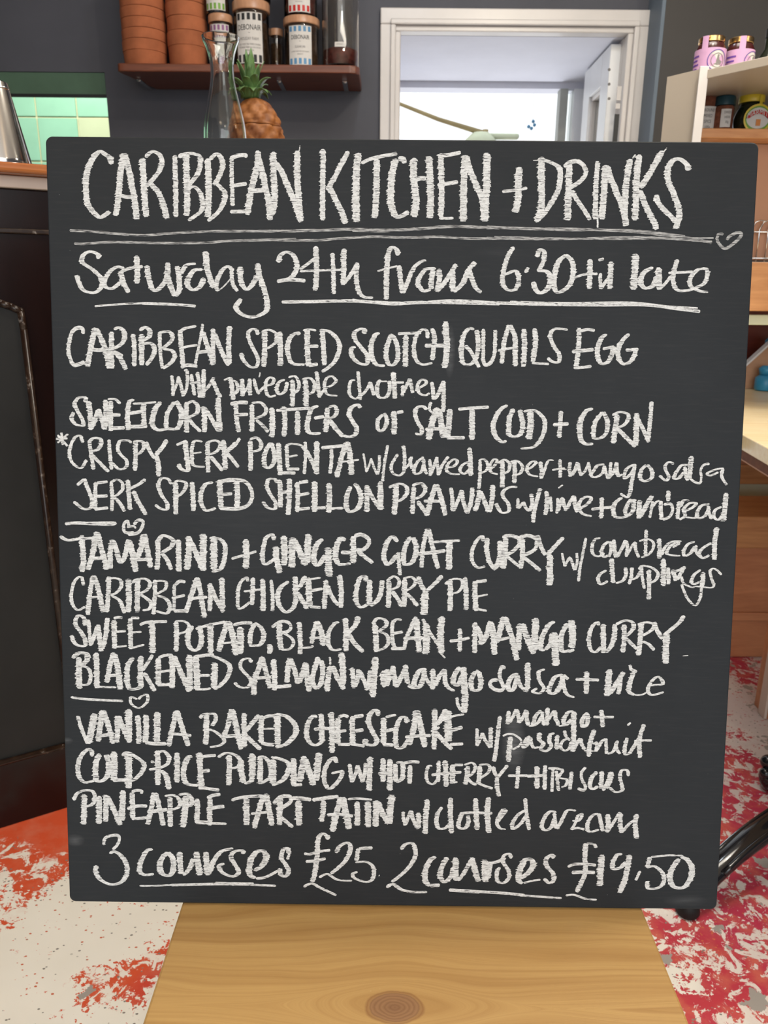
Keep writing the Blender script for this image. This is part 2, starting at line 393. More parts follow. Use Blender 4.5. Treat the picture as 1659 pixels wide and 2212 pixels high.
# door opening (outer architrave corners) and hatch opening in the rear wall
dTL, dTR = at(822, 20, y=YW), at(1403, 20, y=YW)
DX0, DX1, DZ = dTL.x, dTR.x, dTL.z
hR, hT = at(232, 230, y=YW).x, at(200, 156, y=YW).z
HX0, HZ0 = -2.0, 1.05
bm = bmesh.new()
WT = .14
box(bm, -2.6, HX0, YW, YW+WT, 0, 2.7); box(bm, HX0, hR, YW, YW+WT, hT, 2.7); box(bm, HX0, hR, YW, YW+WT, 0, HZ0)
box(bm, hR, DX0+.03, YW, YW+WT, 0, 2.7); box(bm, DX0+.03, DX1-.03, YW, YW+WT, DZ-.03, 2.7); box(bm, DX1-.03, 2.6, YW, YW+WT, 0, 2.7)
st('wall_back', bm, M['wall_navy'])
# nearer stretch of wall to the right of the door, with its pale blue return
px = at(1430, 100, y=YW-.15).x
st('wall_front', B(px, 2.6, YW-.15, YW-.001, 0, 2.6), M['wall_grey'])
st('trim_2', B(px-.012, px-.0005, YW-.15, YW-.001, 0, 2.6), M['wall_blue'])
# architrave and lining of the doorway
AW = .070
zc_ = DZ-.070
def frame_bm(x0, x1, z1, w, y0, y1, bev=.004):
    bm = bmesh.new()
    box(bm, x0, x0+w, y0, y1, 0, z1-w, bev); box(bm, x1-w, x1, y0, y1, 0, z1-w, bev); box(bm, x0, x1, y0, y1, z1-w, z1, bev)
    return bm
tr = st('door_1', frame_bm(DX0, DX1, DZ, AW*.7, YW-.022, YW-.001), M['gloss_white'])
mesh('architrave_bead', frame_bm(DX0+.035, DX1-.035, DZ-.035, .018, YW-.034, YW-.0225), M['gloss_white'], tr)
mesh('door_lining', frame_bm(DX0+.048, DX1-.048, DZ-.048, .022, YW-.018, YW+.03), M['gloss_white'], tr)
mesh('jamb_return', B(DX1-.070, DX1-.0305, YW+.0305, YW+WT+.12, 0, zc_-.001), M['gloss_white'], tr)
mesh('jamb_return', B(DX0+.0305, DX0+.060, YW+.0305, YW+WT+.12, 0, zc_-.001), M['gloss_white'], tr)
# keeps and hinge plates on the right hand lining
lx = DX1-.072
hz = at(1340, 280, y=YW-.03).z
for dz, h, mt in ((0, .10, 'black'), (.115, .045, 'gloss_white'), (.075, .018, 'gloss_white')):
    mesh('door_keep', B(lx-.022, lx-.006, YW-.026, YW-.019, hz-h/2+dz, hz+h/2+dz, .001), M[mt], tr)
for i in range(3):
    o = mesh('screw', L([(0, .003), (.004, .002), (.005, 0)], 10), M['text_grey'], tr, True)
    o.location = (lx-.045-.004*i, YW-.0185, hz+.10+.045*i); o.rotation_euler = (math.pi/2, 0, 0)
# lobby beyond the door: ceiling, side walls, far frame
zc = DZ-.070
YL = at(1000, 176, z=zc).y
xl = at(840, 240, y=YL).x-.02; xr = at(1262, 240, y=YL).x
st('ceiling.001', B(DX0+.031, DX1-.031, YW+.031, YL+.1, zc, zc+.035), M['lavender'])
st('wall_left.001', B(DX0-.04, DX0+.018, YW+WT, YL, 0, zc), M['lavender'])
st('wall_right.001', B(xr+.02, DX1+.049, YL-.01, YL+.1, 0, zc), M['lavender'])
st('wall_right.002', B(DX1+.05, DX1+.10, YW+WT, YL+.1, 0, zc), M['lavender'])
fz = at(1000, 190, y=YL).z
d2 = st('door_2', B(DX0-.05, xr+.02, YL, YL+.09, fz, zc), M['lavender'])
a, b = at(828, 240, y=YL).x, at(853, 240, y=YL).x
mesh('door_post', B(a, b, YL-.02, YL+.09, 0, fz-.001), M['cream_post'], d2)
a, b = at(1207, 240, y=YL).x, at(1224, 240, y=YL).x
mesh('door_post', B(a, b, YL-.01, YL+.05, 0, fz-.001), M['grey_post'], d2)
a, b = at(1237, 240, y=YL).x, at(1262, 240, y=YL).x
mesh('door_post', B(a, b, YL-.01, YL+.09, 0, fz-.001), M['door_white'], d2)
gx0, gx1 = at(1224, 240, y=YL).x, at(1237, 240, y=YL).x
mesh('glass_pane', B(gx0, gx1, YL+.03, YL+.036, 0, fz-.002), M['glass'], d2)
# open door leaf swung into the lobby
h0 = at(1322, 75, y=YW+.06); h0.z = min(h0.z, zc-.012); q1 = at(1264, 157, z=h0.z)
LW = max(.30, (V((q1.x, q1.y, 0))-V((h0.x, h0.y, 0))).length)
leaf = bmesh.new()
DZT = h0.z; st_w = .11
box(leaf, 0, .11, -.056, 0, .01, DZT, .002); box(leaf, LW-.10, LW, -.056, 0, .01, DZT, .002)
[box(leaf, .11, LW-.10, -.056, 0, a, b, .002) for a, b in ((DZT-.11, DZT), (.01, .22), (.85, .98))]
lf = empty('door_leaf', (h0.x, h0.y, 0), 'white glazed door leaf standing open in the lit doorway', 'door', rz=math.atan2(q1.y-h0.y, q1.x-h0.x))
mesh('door_stiles', leaf, M['door_white'], lf)
bd = bmesh.new()
for (x0, x1, z0, z1) in ((.11, LW-.10, DZT-.126, DZT-.11), (.11, .126, .98, DZT-.126), (LW-.116, LW-.10, .98, DZT-.126)):
    box(bd, x0, x1, -.048, -.010, z0, z1, .003)
mesh('glazing_bead', bd, M['gloss_white'], lf)
mesh('glass_pane', B(.112, LW-.102, -.031, -.025, .981, DZT-.112), M['glass'], lf)
mesh('lower_panel', B(.112, LW-.102, -.038, -.018, .221, .849), M['door_white'], lf)
# glazed yard canopy outside: sloping timber rail, folded parasol top
YO = 5.6
p, q = at(850, 219, y=YO), at(1042, 287, y=YO+.1)
bm = bmesh.new(); sweep(bm, [p+(p-q)*.3, p, p.lerp(q, .5)+V((0, 0, -.012)), q], [.011, .011, .014, .018], 8)
cp = empty('parasol', (q.x, q.y, 0), 'pale folded canvas parasol with timber arm outside the doorway', 'parasol')
def child_w(name, bm, mat, par, **k):
    """mesh built in world coordinates under an un-rotated empty"""
    bm.transform(Matrix.Translation(-par.location)); return mesh(name, bm, mat, par, **k)
child_w('arm', bm, M['timber'], cp, smooth=True)
bm = bmesh.new(); sweep(bm, [V((q.x+.02, q.y, 0)), V((q.x+.02, q.y, q.z+.02))], .02, 10); child_w('pole', bm, M['timber'], cp, smooth=True)
bm = bmesh.new()
lathe(bm, [(0, .0), (.055, -.01), (.10, -.05), (.13, -.11), (.10, -.16), (.03, -.17)], 14, (q.x-.01, q.y, q.z+.01)); child_w('canopy', bm, M['canvas'], cp, smooth=True)
bm = bmesh.new()
e = at(1126, 289, y=YO); box(bm, q.x+.03, e.x, q.y-.03, q.y+.03, e.z-.018, e.z+.016, .012); child_w('canopy_flap', bm, M['canvas'], cp, smooth=True)
bt = empty('hanging_bird', at(1150, 268, y=YO), 'tiny grey blue ornament seen through the bright doorway', 'ornament')
bm = bmesh.new()
for dx, dz in ((-.02, -.012), (.004, .012), (.012, -.004), (-.004, -.02)):
    b = bmesh.new(); bmesh.ops.create_icosphere(b, subdivisions=1, radius=.013); bmesh.ops.translate(b, vec=(dx*1.2, 0, dz*1.3), verts=b.verts); merge(bm, b)
mesh('ornament_body', bm, M['blue_ink'], bt)
bm = bmesh.new(); sweep(bm, [V((0, 0, .01)), V((.0, 0, 1.0))], .0015, 5); mesh('cord', bm, M['timber'], bt)

# hatch: green head, dark gap and tiled wall in the kitchen
zg = at(200, 208, y=YW+.004).z
hg = st('trim_1', B(HX0, hR-.002, YW+.004, YW+.03, zg+.0, hT-.001), M['green_paint'])
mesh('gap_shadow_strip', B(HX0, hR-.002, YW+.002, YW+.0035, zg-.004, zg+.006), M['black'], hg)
YT = 3.9
ts = 88/FPX*(at(130, 250, y=YT)-CAM).dot(FW)
x1 = at(85, 300, y=YT).x; zr = at(130, 254, y=YT).z
kt = st('wall_far', B(-2.6, -.5, YT, YT+.1, 0, 2.7), M['grout'])
tb = bmesh.new(); box(tb, .003, ts-.003, -.007, 0, .003, ts-.003, .0025, 1)
tile_me = None
for i in range(-7, 5):
    for j in range(-5, 5):
        pale = (i, j) == (1, -1) or (i, j) == (3, -2)
        if tile_me is None:
            o = mesh('tile', tb, M['mint'], kt); tile_me = o.data
            tile2 = tile_me.copy(); tile2.materials[0] = M['mint2']
        else: o = link(bpy.data.objects.new('tile', tile2 if pale else tile_me), kt)
        o.location = (x1+i*ts, YT, zr+j*ts)
st('ceiling.002', B(-2.6, -.4, YW+WT, YT, 2.3, 2.36), M['ceil'])
st('wall_right.003', B(-.45, -.4, YW+WT, YT+.1, 0, 2.36), M['ceil'])

# ---------------------------------------------------------------- bench (pine stool) and blackboard
ZB = .4472
kx = at(853, 2176, z=ZB)
pine('pine_top', knot=(kx.x, kx.y, .055, .024))
pine('pine_leg', axis='z')
bn = empty('pine_bench', (.025, .62, 0), 'small varnished pine bench with a round knot under the blackboard', 'bench')
BX0, BX1 = at(392, 1954, z=ZB).x, at(1387, 1961, z=ZB).x
pine_edge_shade = wood('pine_edge_shade', (.10, .045, .018), (.20, .09, .035))  # darkened wood for the side faces, paints in the shadow line round the top
tp = mesh('bench_top', B(BX0, BX1, .41, .83, ZB-.026, ZB, .0025), M['pine_top'], None); tp.parent = bn; tp.data.materials.append(M['pine_edge_shade'])
for p in tp.data.polygons:
    if p.normal.z < .5: p.material_index = 1
tp.location = (-.025, -.62, 0)
for sx in (BX0+.05, BX1-.05):
    for sy in (.47, .77):
        o = mesh('leg', B(-.024, .024, -.024, .024, 0, ZB-.0262, .004), M['pine_leg'], bn); o.location = (sx-.025, sy-.62, 0)
for sy in (.47, .77):
    o = mesh('apron', B(BX0+.075, BX1-.075, -.011, .011, ZB-.10, ZB-.0264, .002), M['pine_leg'], bn); o.location = (-.025, sy-.62, 0)

BO = V((0.01203, 0.66593, 0.79499)); EX = V((.99999, -.00394, -.00011)); EY = V((.00085, .18856, .98206)); EZ = V((-.00385, -.98205, .18856))
BWd, BHt, BTk = .62, .7043, .009
bdm = Matrix(((EX.x, EY.x, EZ.x, BO.x), (EX.y, EY.y, EZ.y, BO.y), (EX.z, EY.z, EZ.z, BO.z), (0, 0, 0, 1)))
cb = empty('chalkboard', (0, 0, 0), 'large black chalkboard menu leaning on the pine bench', 'chalkboard')
cb.matrix_world = bdm
def rrect(w, h, r, n=8):
    pts = []
    for cx, cy, a0 in ((w/2-r, h/2-r, 0), (-w/2+r, h/2-r, 90), (-w/2+r, -h/2+r, 180), (w/2-r, -h/2+r, 270)):
        for k in range(n+1):
            a = math.radians(a0+90*k/n); pts.append((cx+r*math.cos(a), cy+r*math.sin(a)))
    return pts
bm = PR([(x, y, -BTk) for x, y in rrect(BWd, BHt, .0062)], (0, 0, BTk), .0012)
bo = mesh('board_panel', bm, M['board'], cb)
bo.data.materials.append(M['board_edge'])
for p in bo.data.polygons:
    if abs(p.normal.z) < .9: p.material_index = 1
# the stand behind it that holds the board up: a hinged wooden strut
bm = bmesh.new(); box(bm, -.02, .02, -.012, .006, -.32, 0, .002)
sa = mesh('back_strut', bm, M['brown_wood'], cb); sa.location = (0, -.02, -BTk-.012); sa.rotation_euler = (.45, 0, 0)

STROKES = '''@T1
54v -2525,3288 -2541,3342 -2581,3372 -2629,3393 -2684,3341 -2730,3256 -2753,3153 -2756,3058 -2744,2955 -2701,2889 -2644,2842 -2594,2861 -2554,2890
54v -2415,3380 -2439,3277 -2460,3136 -2473,3014 -2501,2853
54v -2411,3381 -2379,3259 -2353,3109 -2327,2958 -2315,2826
33h -2482,3037 -2395,3014 -2306,3025
54v -2256,3344 -2249,3185 -2243,3016 -2232,2845
46v -2231,3349 -2172,3397 -2114,3378 -2086,3327 -2102,3252 -2157,3177 -2226,3105
54v -2192,3129 -2129,3064 -2082,2960 -2050,2833
43v -1973,3370 -1971,3188 -1969,3018 -1972,2848
54v -1870,3385 -1873,3235 -1870,3066 -1872,2943 -1878,2858
48v -1934,3347 -1909,3375 -1822,3385 -1744,3363
46v -1752,3367 -1753,3283 -1775,3217 -1825,3151 -1875,3094
43v -1855,3094 -1806,3104 -1758,3058 -1735,2982 -1745,2907 -1810,2854 -1864,2820
54v -1686,3345 -1680,3190 -1680,3049 -1692,2850
46v -1672,3335 -1608,3383 -1565,3341 -1555,3285 -1575,3228 -1605,3162 -1640,3125
45v -1620,3139 -1572,3097 -1538,3050 -1554,2965 -1614,2879 -1693,2817
35h -1355,3352 -1360,3375 -1423,3370 -1477,3351 -1477,3351 -1478,3239 -1475,3079 -1471,2947
33h -1484,3117 -1415,3126 -1347,3135
33h -1496,2897 -1408,2900 -1310,2906
54v -1249,3414 -1249,3325 -1274,3212 -1304,3099 -1325,2986 -1345,2872
54v -1244,3353 -1215,3250 -1187,3119 -1158,2987 -1144,2827
39h -1324,3071 -1246,3079 -1153,3082
54v -1113,3405 -1113,3242 -1104,3082 -1110,2950 -1129,2874
54v -1098,3317 -1040,3233 -982,3102 -924,2970 -875,2815
9h -882,3459 -886,3431 -892,3412
54v -906,3416 -906,3290 -904,3150 -892,3009 -877,2829
46v -682,3432 -682,3292 -684,3105 -684,2831
48v -460,3416 -524,3303 -573,3209 -645,3086
54v -626,3114 -572,3011 -513,2898 -485,2804
62v -368,3402 -388,3295 -392,3107 -391,2918 -385,2819
31h -349,3314 -282,3347 -185,3373 -37,3399
54v -214,3352 -214,3203 -216,3033 -229,2854
44h 26,3317 11,3354 -28,3354
60v -37,3354 -66,3297 -84,3175 -88,3063 -82,2959 -41,2874 7,2875 70,2913
60v 113,3364 105,3252 121,3111 133,2989 117,2866
60v 239,3379 252,3206 259,3018 257,2858
38h 82,3163 159,3192 218,3192
50v 341,3404 348,3254 356,3066 350,2868
33h 351,3383 428,3395 515,3414
33h 316,3137 403,3151 496,3166
46v 335,2858 399,2857 462,2861
60v 554,3391 548,3209 547,3040 548,2832
56v 564,3387 595,3275 657,3135 708,3022 737,2843
64v 743,3412 746,3258 745,3098 738,2975 737,2834
60v 1027,3295 1021,3166 1024,3044 1004,2912
27h 882,3088 989,3100 1100,3120
60v 1219,3383 1221,3215 1229,3046 1225,2932 1189,2838
48v 1217,3364 1310,3332 1374,3291 1386,3216 1370,3103 1311,2990 1245,2895 1179,2836
7h 1144,3353 1198,3353
56v 1460,3343 1461,3170 1461,3029 1462,2849
38h 1418,3296 1455,3334 1532,3348 1592,3302 1604,3237 1548,3171 1462,3123
44v 1492,3104 1534,3030 1605,2936 1657,2856
44v 1705,3350 1699,3172 1699,3031 1701,2861
15h 1722,2899 1726,2790
56v 1776,3318 1775,3219 1770,3079 1759,2861
56v 1786,3313 1829,3201 1893,3061 1946,2939 1976,2807
56v 1987,3371 1961,3174 1957,3033 1959,2863
13h 2032,3408 2006,3376
56v 2068,3409 2054,3269 2050,3128 2052,2987 2047,2855
58v 2274,3438 2247,3410 2202,3326 2139,3213 2084,3128
11h 2302,3467 2275,3434
56v 2080,3109 2140,2978 2203,2865 2246,2780
54v 2485,3277 2483,3324 2423,3370 2365,3365 2320,3299 2324,3196 2373,3093 2417,2990 2436,2896 2407,2787
54v 2228,3073 2240,3017 2297,2951 2368,2886 2414,2839
@T1b
22h -2910,2725 -2708,2718 -2425,2696 -2217,2693 -1970,2712 -1663,2729 -1356,2733 -916,2737
22h -2873,2616 -2797,2611 -2525,2630 -2119,2625 -1726,2631 -1480,2649 -916,2669
26h -1160,2735 -792,2744 -425,2757 -118,2752 126,2764 432,2788 738,2784 871,2780
17h -425,2745 -118,2743 126,2771
22h -1161,2660 -731,2661 -547,2677 -240,2695 66,2690 311,2700 618,2688 874,2690
12h -302,2703 -56,2694 250,2687
25h 749,2788 1168,2776 1586,2775 2005,2762 2284,2737 2564,2703 2733,2670
16h 750,2775 1028,2783 1447,2765 2004,2772 2494,2728
19h 752,2694 1240,2687 1728,2702 2146,2713 2495,2693 2733,2681
13h 821,2705 1310,2699 1868,2693 2425,2708 2745,2711
27h 2830,2746 2785,2739 2781,2684 2847,2624 2928,2672 2987,2740 2951,2760 2884,2726 2860,2696
@T2
44v -2665,2483 -2670,2525 -2737,2546 -2799,2511 -2801,2452 -2716,2392 -2644,2321 -2640,2248 -2703,2194 -2796,2211 -2843,2283 -2860,2343
44v -2432,2401 -2493,2418 -2556,2382 -2607,2309 -2609,2249 -2547,2231 -2472,2286
49v -2470,2382 -2447,2286 -2400,2196
49v -2325,2516 -2321,2396 -2326,2275
27h -2470,2376 -2383,2407 -2271,2423
49v -2234,2433 -2224,2337 -2201,2252 -2164,2217 -2101,2265 -2057,2338 -2049,2458
49v -2062,2392 -2039,2290 -1992,2170
49v -1992,2170 -1954,2219 -1952,2327 -1969,2429
41v -1933,2363 -1889,2436 -1802,2451
49v -1741,2401 -1815,2394 -1866,2328 -1879,2267 -1830,2226 -1768,2256 -1730,2329
54v -1715,2557 -1704,2425 -1680,2330 -1644,2245
42v -1470,2392 -1519,2429 -1569,2397 -1606,2330 -1626,2258 -1608,2216
12h -1620,2212 -1558,2258 -1470,2355
32h -1488,2415 -1477,2283 -1435,2217
49v -1406,2428 -1409,2332 -1385,2260 -1348,2236 -1298,2285 -1261,2357
49v -1254,2459 -1242,2358 -1200,2238 -1175,2129 -1188,2044 -1300,1994 -1399,2018 -1454,2078 -1404,2151
17h -2706,2075 -2476,2095 -2228,2107
24h -2290,2104 -1981,2097 -1807,2084
46v -1073,2467 -1057,2527 -1001,2558 -940,2528 -909,2445 -940,2360 -1026,2311
32h -1088,2305 -977,2321 -835,2313
46v -743,2611 -737,2458 -737,2338 -749,2230
27h -755,2506 -817,2457 -885,2409
37v -885,2394 -706,2404 -509,2410
37v -596,2555 -589,2400 -584,2201
46v -497,2592 -497,2424 -500,2280
41v -496,2292 -429,2377 -374,2473
42v -376,2461 -385,2341 -360,2221 -310,2176 -236,2172
46v -24,2536 -31,2584 -74,2605 -106,2548 -117,2404 -120,2284 -118,2157
17h -201,2401 -103,2428 -23,2447
44v -7,2453 3,2345 26,2213
41v 29,2213 71,2321 119,2430 179,2484 228,2497
46v 316,2429 230,2421 175,2358 160,2298 208,2236 275,2251
49v 291,2419 280,2335 275,2251
46v 343,2426 348,2348 331,2227
44v 331,2233 404,2324 493,2469
49v 463,2421 465,2325 473,2229
49v 473,2229 552,2302 599,2410 659,2489
46v 611,2422 631,2351 670,2267 720,2225
29h -1046,2128 -792,2133 -421,2142 -50,2127 320,2137 887,2130
17h -421,2154 -50,2115 444,2156 887,2138
42v 998,2621 944,2532 912,2409 908,2313 951,2252 1021,2259 1047,2342 1017,2413 941,2389 906,2382
36v 1102,2400 1129,2445
42v 1203,2534 1222,2596 1264,2583 1266,2521 1240,2453 1213,2419
50v 1206,2419 1291,2412 1327,2358 1302,2262 1240,2227 1197,2261 1174,2322
47v 1461,2557 1393,2495 1362,2372 1368,2263 1408,2235 1491,2291 1523,2387 1512,2496 1454,2557
47v 1672,2522 1672,2402 1671,2265
22h 1545,2363 1628,2391 1740,2396
30h 1764,2403 1772,2266
28h 1772,2266 1825,2349
25h 1742,2512 1791,2526
47v 1854,2502 1853,2363 1854,2267
58v 2071,2570 2068,2420 2060,2262
50v 2227,2455 2159,2420 2126,2365 2128,2311 2165,2277 2227,2298 2265,2380
56v 2276,2456 2281,2353 2292,2264
28h 2291,2271 2345,2326 2384,2381
42v 2440,2525 2416,2450 2407,2341 2446,2266 2530,2259 2599,2281 2681,2323 2705,2398 2689,2446 2619,2438 2560,2369 2563,2301 2642,2258 2720,2247
22h 2362,2409 2578,2421
28h 764,2140 1187,2130 1749,2128 2171,2132 2454,2101 2658,2079
16h 975,2149 1468,2142 2030,2152 2382,2121 2636,2109
@T3
35h -2816,1833 -2820,1877 -2859,1886 -2910,1852 -2941,1763 -2950,1685 -2937,1616 -2899,1558 -2808,1588
49v -2705,1888 -2733,1785 -2761,1667 -2784,1544
49v -2700,1883 -2653,1786 -2616,1688 -2590,1531
33h -2770,1701 -2685,1692 -2585,1700
46v -2562,1855 -2567,1718 -2568,1620 -2565,1531
45v -2541,1875 -2491,1890 -2447,1846 -2454,1778 -2505,1728 -2565,1703
33h -2646,1660 -2556,1679 -2467,1640
45v -2556,1689 -2488,1621 -2440,1523
41v -2371,1837 -2361,1700 -2367,1553
47v -2293,1838 -2296,1701 -2299,1563
45v -2313,1867 -2262,1897 -2223,1868 -2224,1819 -2285,1779
43v -2295,1750 -2215,1756 -2181,1712 -2198,1643 -2259,1564
33h -2134,1859 -2131,1712 -2128,1644 -2115,1536
41v -2144,1849 -2054,1860 -2020,1821 -2036,1772 -2117,1708
41v -2107,1708 -2027,1694 -2003,1645 -2039,1586 -2110,1536
43v -1805,1911 -1904,1890 -1950,1861 -1950,1861 -1942,1724 -1933,1636 -1929,1567
39v -1927,1719 -1877,1734 -1797,1745
32h -1950,1547 -1889,1567 -1800,1558
25h -1748,1931 -1761,1843 -1787,1725 -1819,1578
43v -1746,1863 -1717,1765 -1679,1648 -1660,1570
31h -1808,1676 -1748,1687 -1678,1687
39v -1656,1893 -1658,1746 -1655,1579
43v -1646,1854 -1598,1727 -1540,1600 -1515,1571
45v -1507,1914 -1518,1777 -1515,1581
37v -1256,1838 -1275,1882 -1315,1886 -1345,1847 -1326,1769 -1286,1691 -1257,1623 -1272,1563 -1327,1558 -1387,1612 -1411,1680
45v -1196,1878 -1197,1731 -1207,1559
35v -1226,1868 -1156,1883 -1097,1849 -1097,1781 -1157,1731 -1207,1716
47v -1065,1869 -1057,1732 -1058,1570
43v -893,1841 -908,1861 -958,1831 -992,1762 -988,1664 -948,1591 -843,1582
49v -818,1891 -818,1735 -808,1568
35v -858,1881 -799,1891 -739,1882
31h -808,1745 -719,1745
31h -808,1573 -724,1588
45v -684,1892 -674,1736 -664,1579
43v -709,1887 -620,1873 -550,1806 -530,1728 -569,1619 -629,1560 -689,1520
41v -315,1857 -317,1896 -362,1895 -401,1856 -381,1788 -321,1720 -281,1661 -290,1593 -360,1602 -420,1660 -425,1729 -386,1739
45v -173,1863 -212,1848 -247,1769 -241,1662 -200,1589 -125,1579
43v -64,1859 -102,1771 -116,1673 -91,1595 -41,1595 -12,1664 -23,1772 -64,1849
45v 60,1851 57,1714 59,1571
25h -14,1860 65,1865 194,1871
37v 250,1823 244,1886 199,1896 146,1832 132,1714 158,1626 214,1593 298,1608
43v 288,1911 314,1833 306,1745 298,1633
35h 226,1759 320,1760 410,1761
55v 411,1971 412,1893 425,1747 408,1565
43v 665,1905 615,1909 567,1836 555,1718 572,1611 642,1602 690,1671 702,1788 685,1900
33h 584,1763 639,1709 717,1573
33h 746,1911 748,1750 756,1612 801,1603 844,1672 851,1790 851,1902
39v 971,1947 935,1800 915,1609
45v 981,1947 1028,1840 1032,1723 1040,1586
23h 878,1721 947,1737 1016,1747
45v 1106,1914 1115,1753 1110,1582
45v 1199,1920 1212,1803 1193,1627
21h 1183,1617 1253,1612 1337,1608
39v 1496,1908 1442,1917 1372,1912 1340,1853 1377,1765 1429,1688 1421,1629 1371,1628 1321,1662
43v 1595,1928 1596,1758 1577,1581
27h 1610,1899 1669,1914 1734,1905
33h 1537,1718 1626,1729 1730,1739
27h 1557,1576 1632,1582 1716,1592
45v 1844,1872 1801,1847 1769,1769 1767,1681 1804,1618 1858,1633 1895,1702 1903,1770
27h 1809,1745 1913,1766
45v 2042,1879 1990,1830 1948,1751 1957,1663 2003,1615 2067,1645 2108,1733
29h 2013,1737 2127,1745
@T4
32v -2033,1477 -2022,1379 -2024,1294
26v -2023,1319 -1992,1389 -1973,1468
36v -1976,1468 -1952,1389 -1929,1290
32v -1929,1300 -1897,1380 -1895,1518 -1920,1516
34v -1856,1489 -1842,1390 -1828,1301
36v -1800,1509 -1787,1381 -1783,1282
22h -1872,1405 -1792,1420
44v -1745,1534 -1747,1411 -1753,1282
36v -1753,1332 -1702,1382 -1656,1461
44v -1661,1432 -1632,1353 -1598,1284
30v -1566,1437 -1506,1463
44v -1506,1463 -1492,1364 -1478,1265
34v -1498,1438 -1458,1424 -1439,1374 -1459,1325 -1519,1304
42v -1400,1454 -1399,1365 -1399,1296
34v -1394,1325 -1348,1385 -1333,1454
40v -1333,1454 -1334,1366 -1329,1306
34v -1298,1455 -1274,1366 -1249,1317
14h -1240,1510 -1250,1465
36v -1249,1337 -1198,1387 -1138,1407 -1118,1447 -1153,1466 -1188,1426 -1189,1347 -1159,1298 -1099,1308
38v -1018,1448 -1068,1427 -1093,1368 -1069,1319 -1018,1349 -998,1428
46v -953,1448 -948,1350 -951,1211
36v -988,1468 -928,1478 -893,1419 -908,1350 -968,1320
50v -833,1449 -828,1351 -828,1212
36v -868,1449 -798,1465 -753,1411 -768,1341 -828,1316
38v -736,1524 -723,1421 -708,1292
33v -708,1302 -658,1372 -598,1402 -563,1442 -599,1481 -648,1461 -663,1392 -638,1323 -548,1309
32v -389,1449 -424,1444 -443,1394 -433,1315 -388,1286 -353,1306
34v -364,1528 -353,1405 -343,1276
34v -343,1306 -288,1366 -254,1435
36v -254,1435 -238,1376 -218,1317
40v -164,1456 -193,1396 -182,1308 -122,1298 -83,1358 -84,1447
30v -164,1441 -104,1442
47v -50,1526 -41,1408 -32,1289
24h -44,1432 46,1433
32v 37,1409 33,1310
34v 37,1339 67,1399 96,1468
36v 101,1468 117,1380 127,1340
35v 147,1360 207,1400 246,1430 236,1455 196,1455 167,1400 187,1341 238,1322 277,1342
40v 296,1441 307,1362 318,1293 357,1343 396,1442
42v 400,1452 402,1353 404,1244 400,1174
30v 400,1164 340,1154 280,1193 289,1263
@T5
38v -2813,1227 -2817,1272 -2877,1266 -2909,1211 -2881,1142 -2843,1072 -2839,1022 -2904,1032 -2943,1081 -2921,1141
46v -2783,1242 -2771,1133 -2770,983
44v -2769,993 -2732,1073 -2699,1164
44v -2699,1173 -2671,1094 -2649,989
44v -2644,989 -2631,1104 -2632,1254
44v -2582,1244 -2590,1115 -2588,975
36v -2612,1259 -2546,1259 -2497,1220
32h -2600,1120 -2499,1121
32h -2588,1000 -2462,1006
44v -2371,1256 -2416,1236 -2434,1136 -2432,986
32h -2419,1136 -2308,1152
34h -2441,1016 -2351,1017 -2260,1023
36v -2387,1221 -2276,1227 -2175,1238
44v -2291,1227 -2288,1128 -2285,1008
48v -2130,1239 -2176,1189 -2208,1099 -2210,1029 -2160,989 -2079,1000 -1999,1001 -1963,1051 -1951,1151 -1995,1250
42v -2010,1240 -2066,1160 -2088,1080 -2089,1010
42v -1902,1241 -1906,1102 -1903,967
38v -1900,1226 -1844,1247 -1800,1202 -1815,1142 -1896,1102
40v -1886,1092 -1837,1032 -1777,978
44v -1754,1203 -1741,1083 -1747,973
44v -1749,1198 -1685,1104 -1621,985
50v -1618,1283 -1615,1134 -1606,980
34h -1510,1225 -1440,1241 -1350,1241
40v -1455,1226 -1456,1106 -1432,977
30h -1481,1131 -1350,1137
42v -1315,1227 -1315,1107 -1316,983
38v -1319,1237 -1239,1243 -1189,1188 -1210,1133 -1300,1098
40v -1280,1088 -1220,1039 -1170,979
48v -1139,1199 -1130,1069 -1135,934
44v -1029,1210 -1019,1071 -1030,941
28h -1099,1174 -949,1186 -788,1197
48v -908,1171 -904,1072 -909,957
46v -718,1218 -778,1192 -808,1113 -818,1023 -788,973 -697,974
30h -758,1108 -668,1124
46v -638,1204 -642,1094 -652,984
40v -628,1204 -578,1219 -552,1175 -577,1125 -637,1104
50v -617,1095 -567,1025 -496,946
44v -342,1202 -367,1231 -422,1206 -442,1146 -406,1077 -371,1017 -391,962 -456,946 -536,975
38v -136,1149 -181,1099 -185,1029 -155,999 -115,1040 -106,1110 -131,1159
50v -44,1180 -35,1070 -39,970
30h -16,1165 44,1176
40v 255,1193 219,1222 169,1212 150,1152 181,1073 212,1023 203,973 152,982
54v 350,1214 311,1104 274,924
54v 360,1204 381,1104 409,945
30h 242,1018 333,1024 433,1020
50v 460,1205 457,1085 444,945
30h 434,945 505,946 600,947
28h 535,1200 650,1212 810,1223
52v 660,1207 663,1077 666,928
46v 979,1240 924,1209 876,1139 853,1049 880,960 932,915 977,921
46v 1035,1210 1001,1140 994,1051 1000,981 1051,961 1101,992 1118,1082 1085,1201
58v 1180,1192 1189,1073 1177,938
40v 1120,1186 1215,1197 1292,1143 1319,1064 1292,954 1224,873 1104,854
40v 1460,1195 1454,1075 1448,955
32h 1389,1070 1529,1081
48v 1744,1217 1685,1197 1643,1127 1631,1037 1644,947 1686,903 1756,904
42v 1835,1189 1778,1118 1756,1038 1764,959 1824,959 1872,1010 1874,1109 1835,1189
48v 1961,1170 1951,1050 1936,910
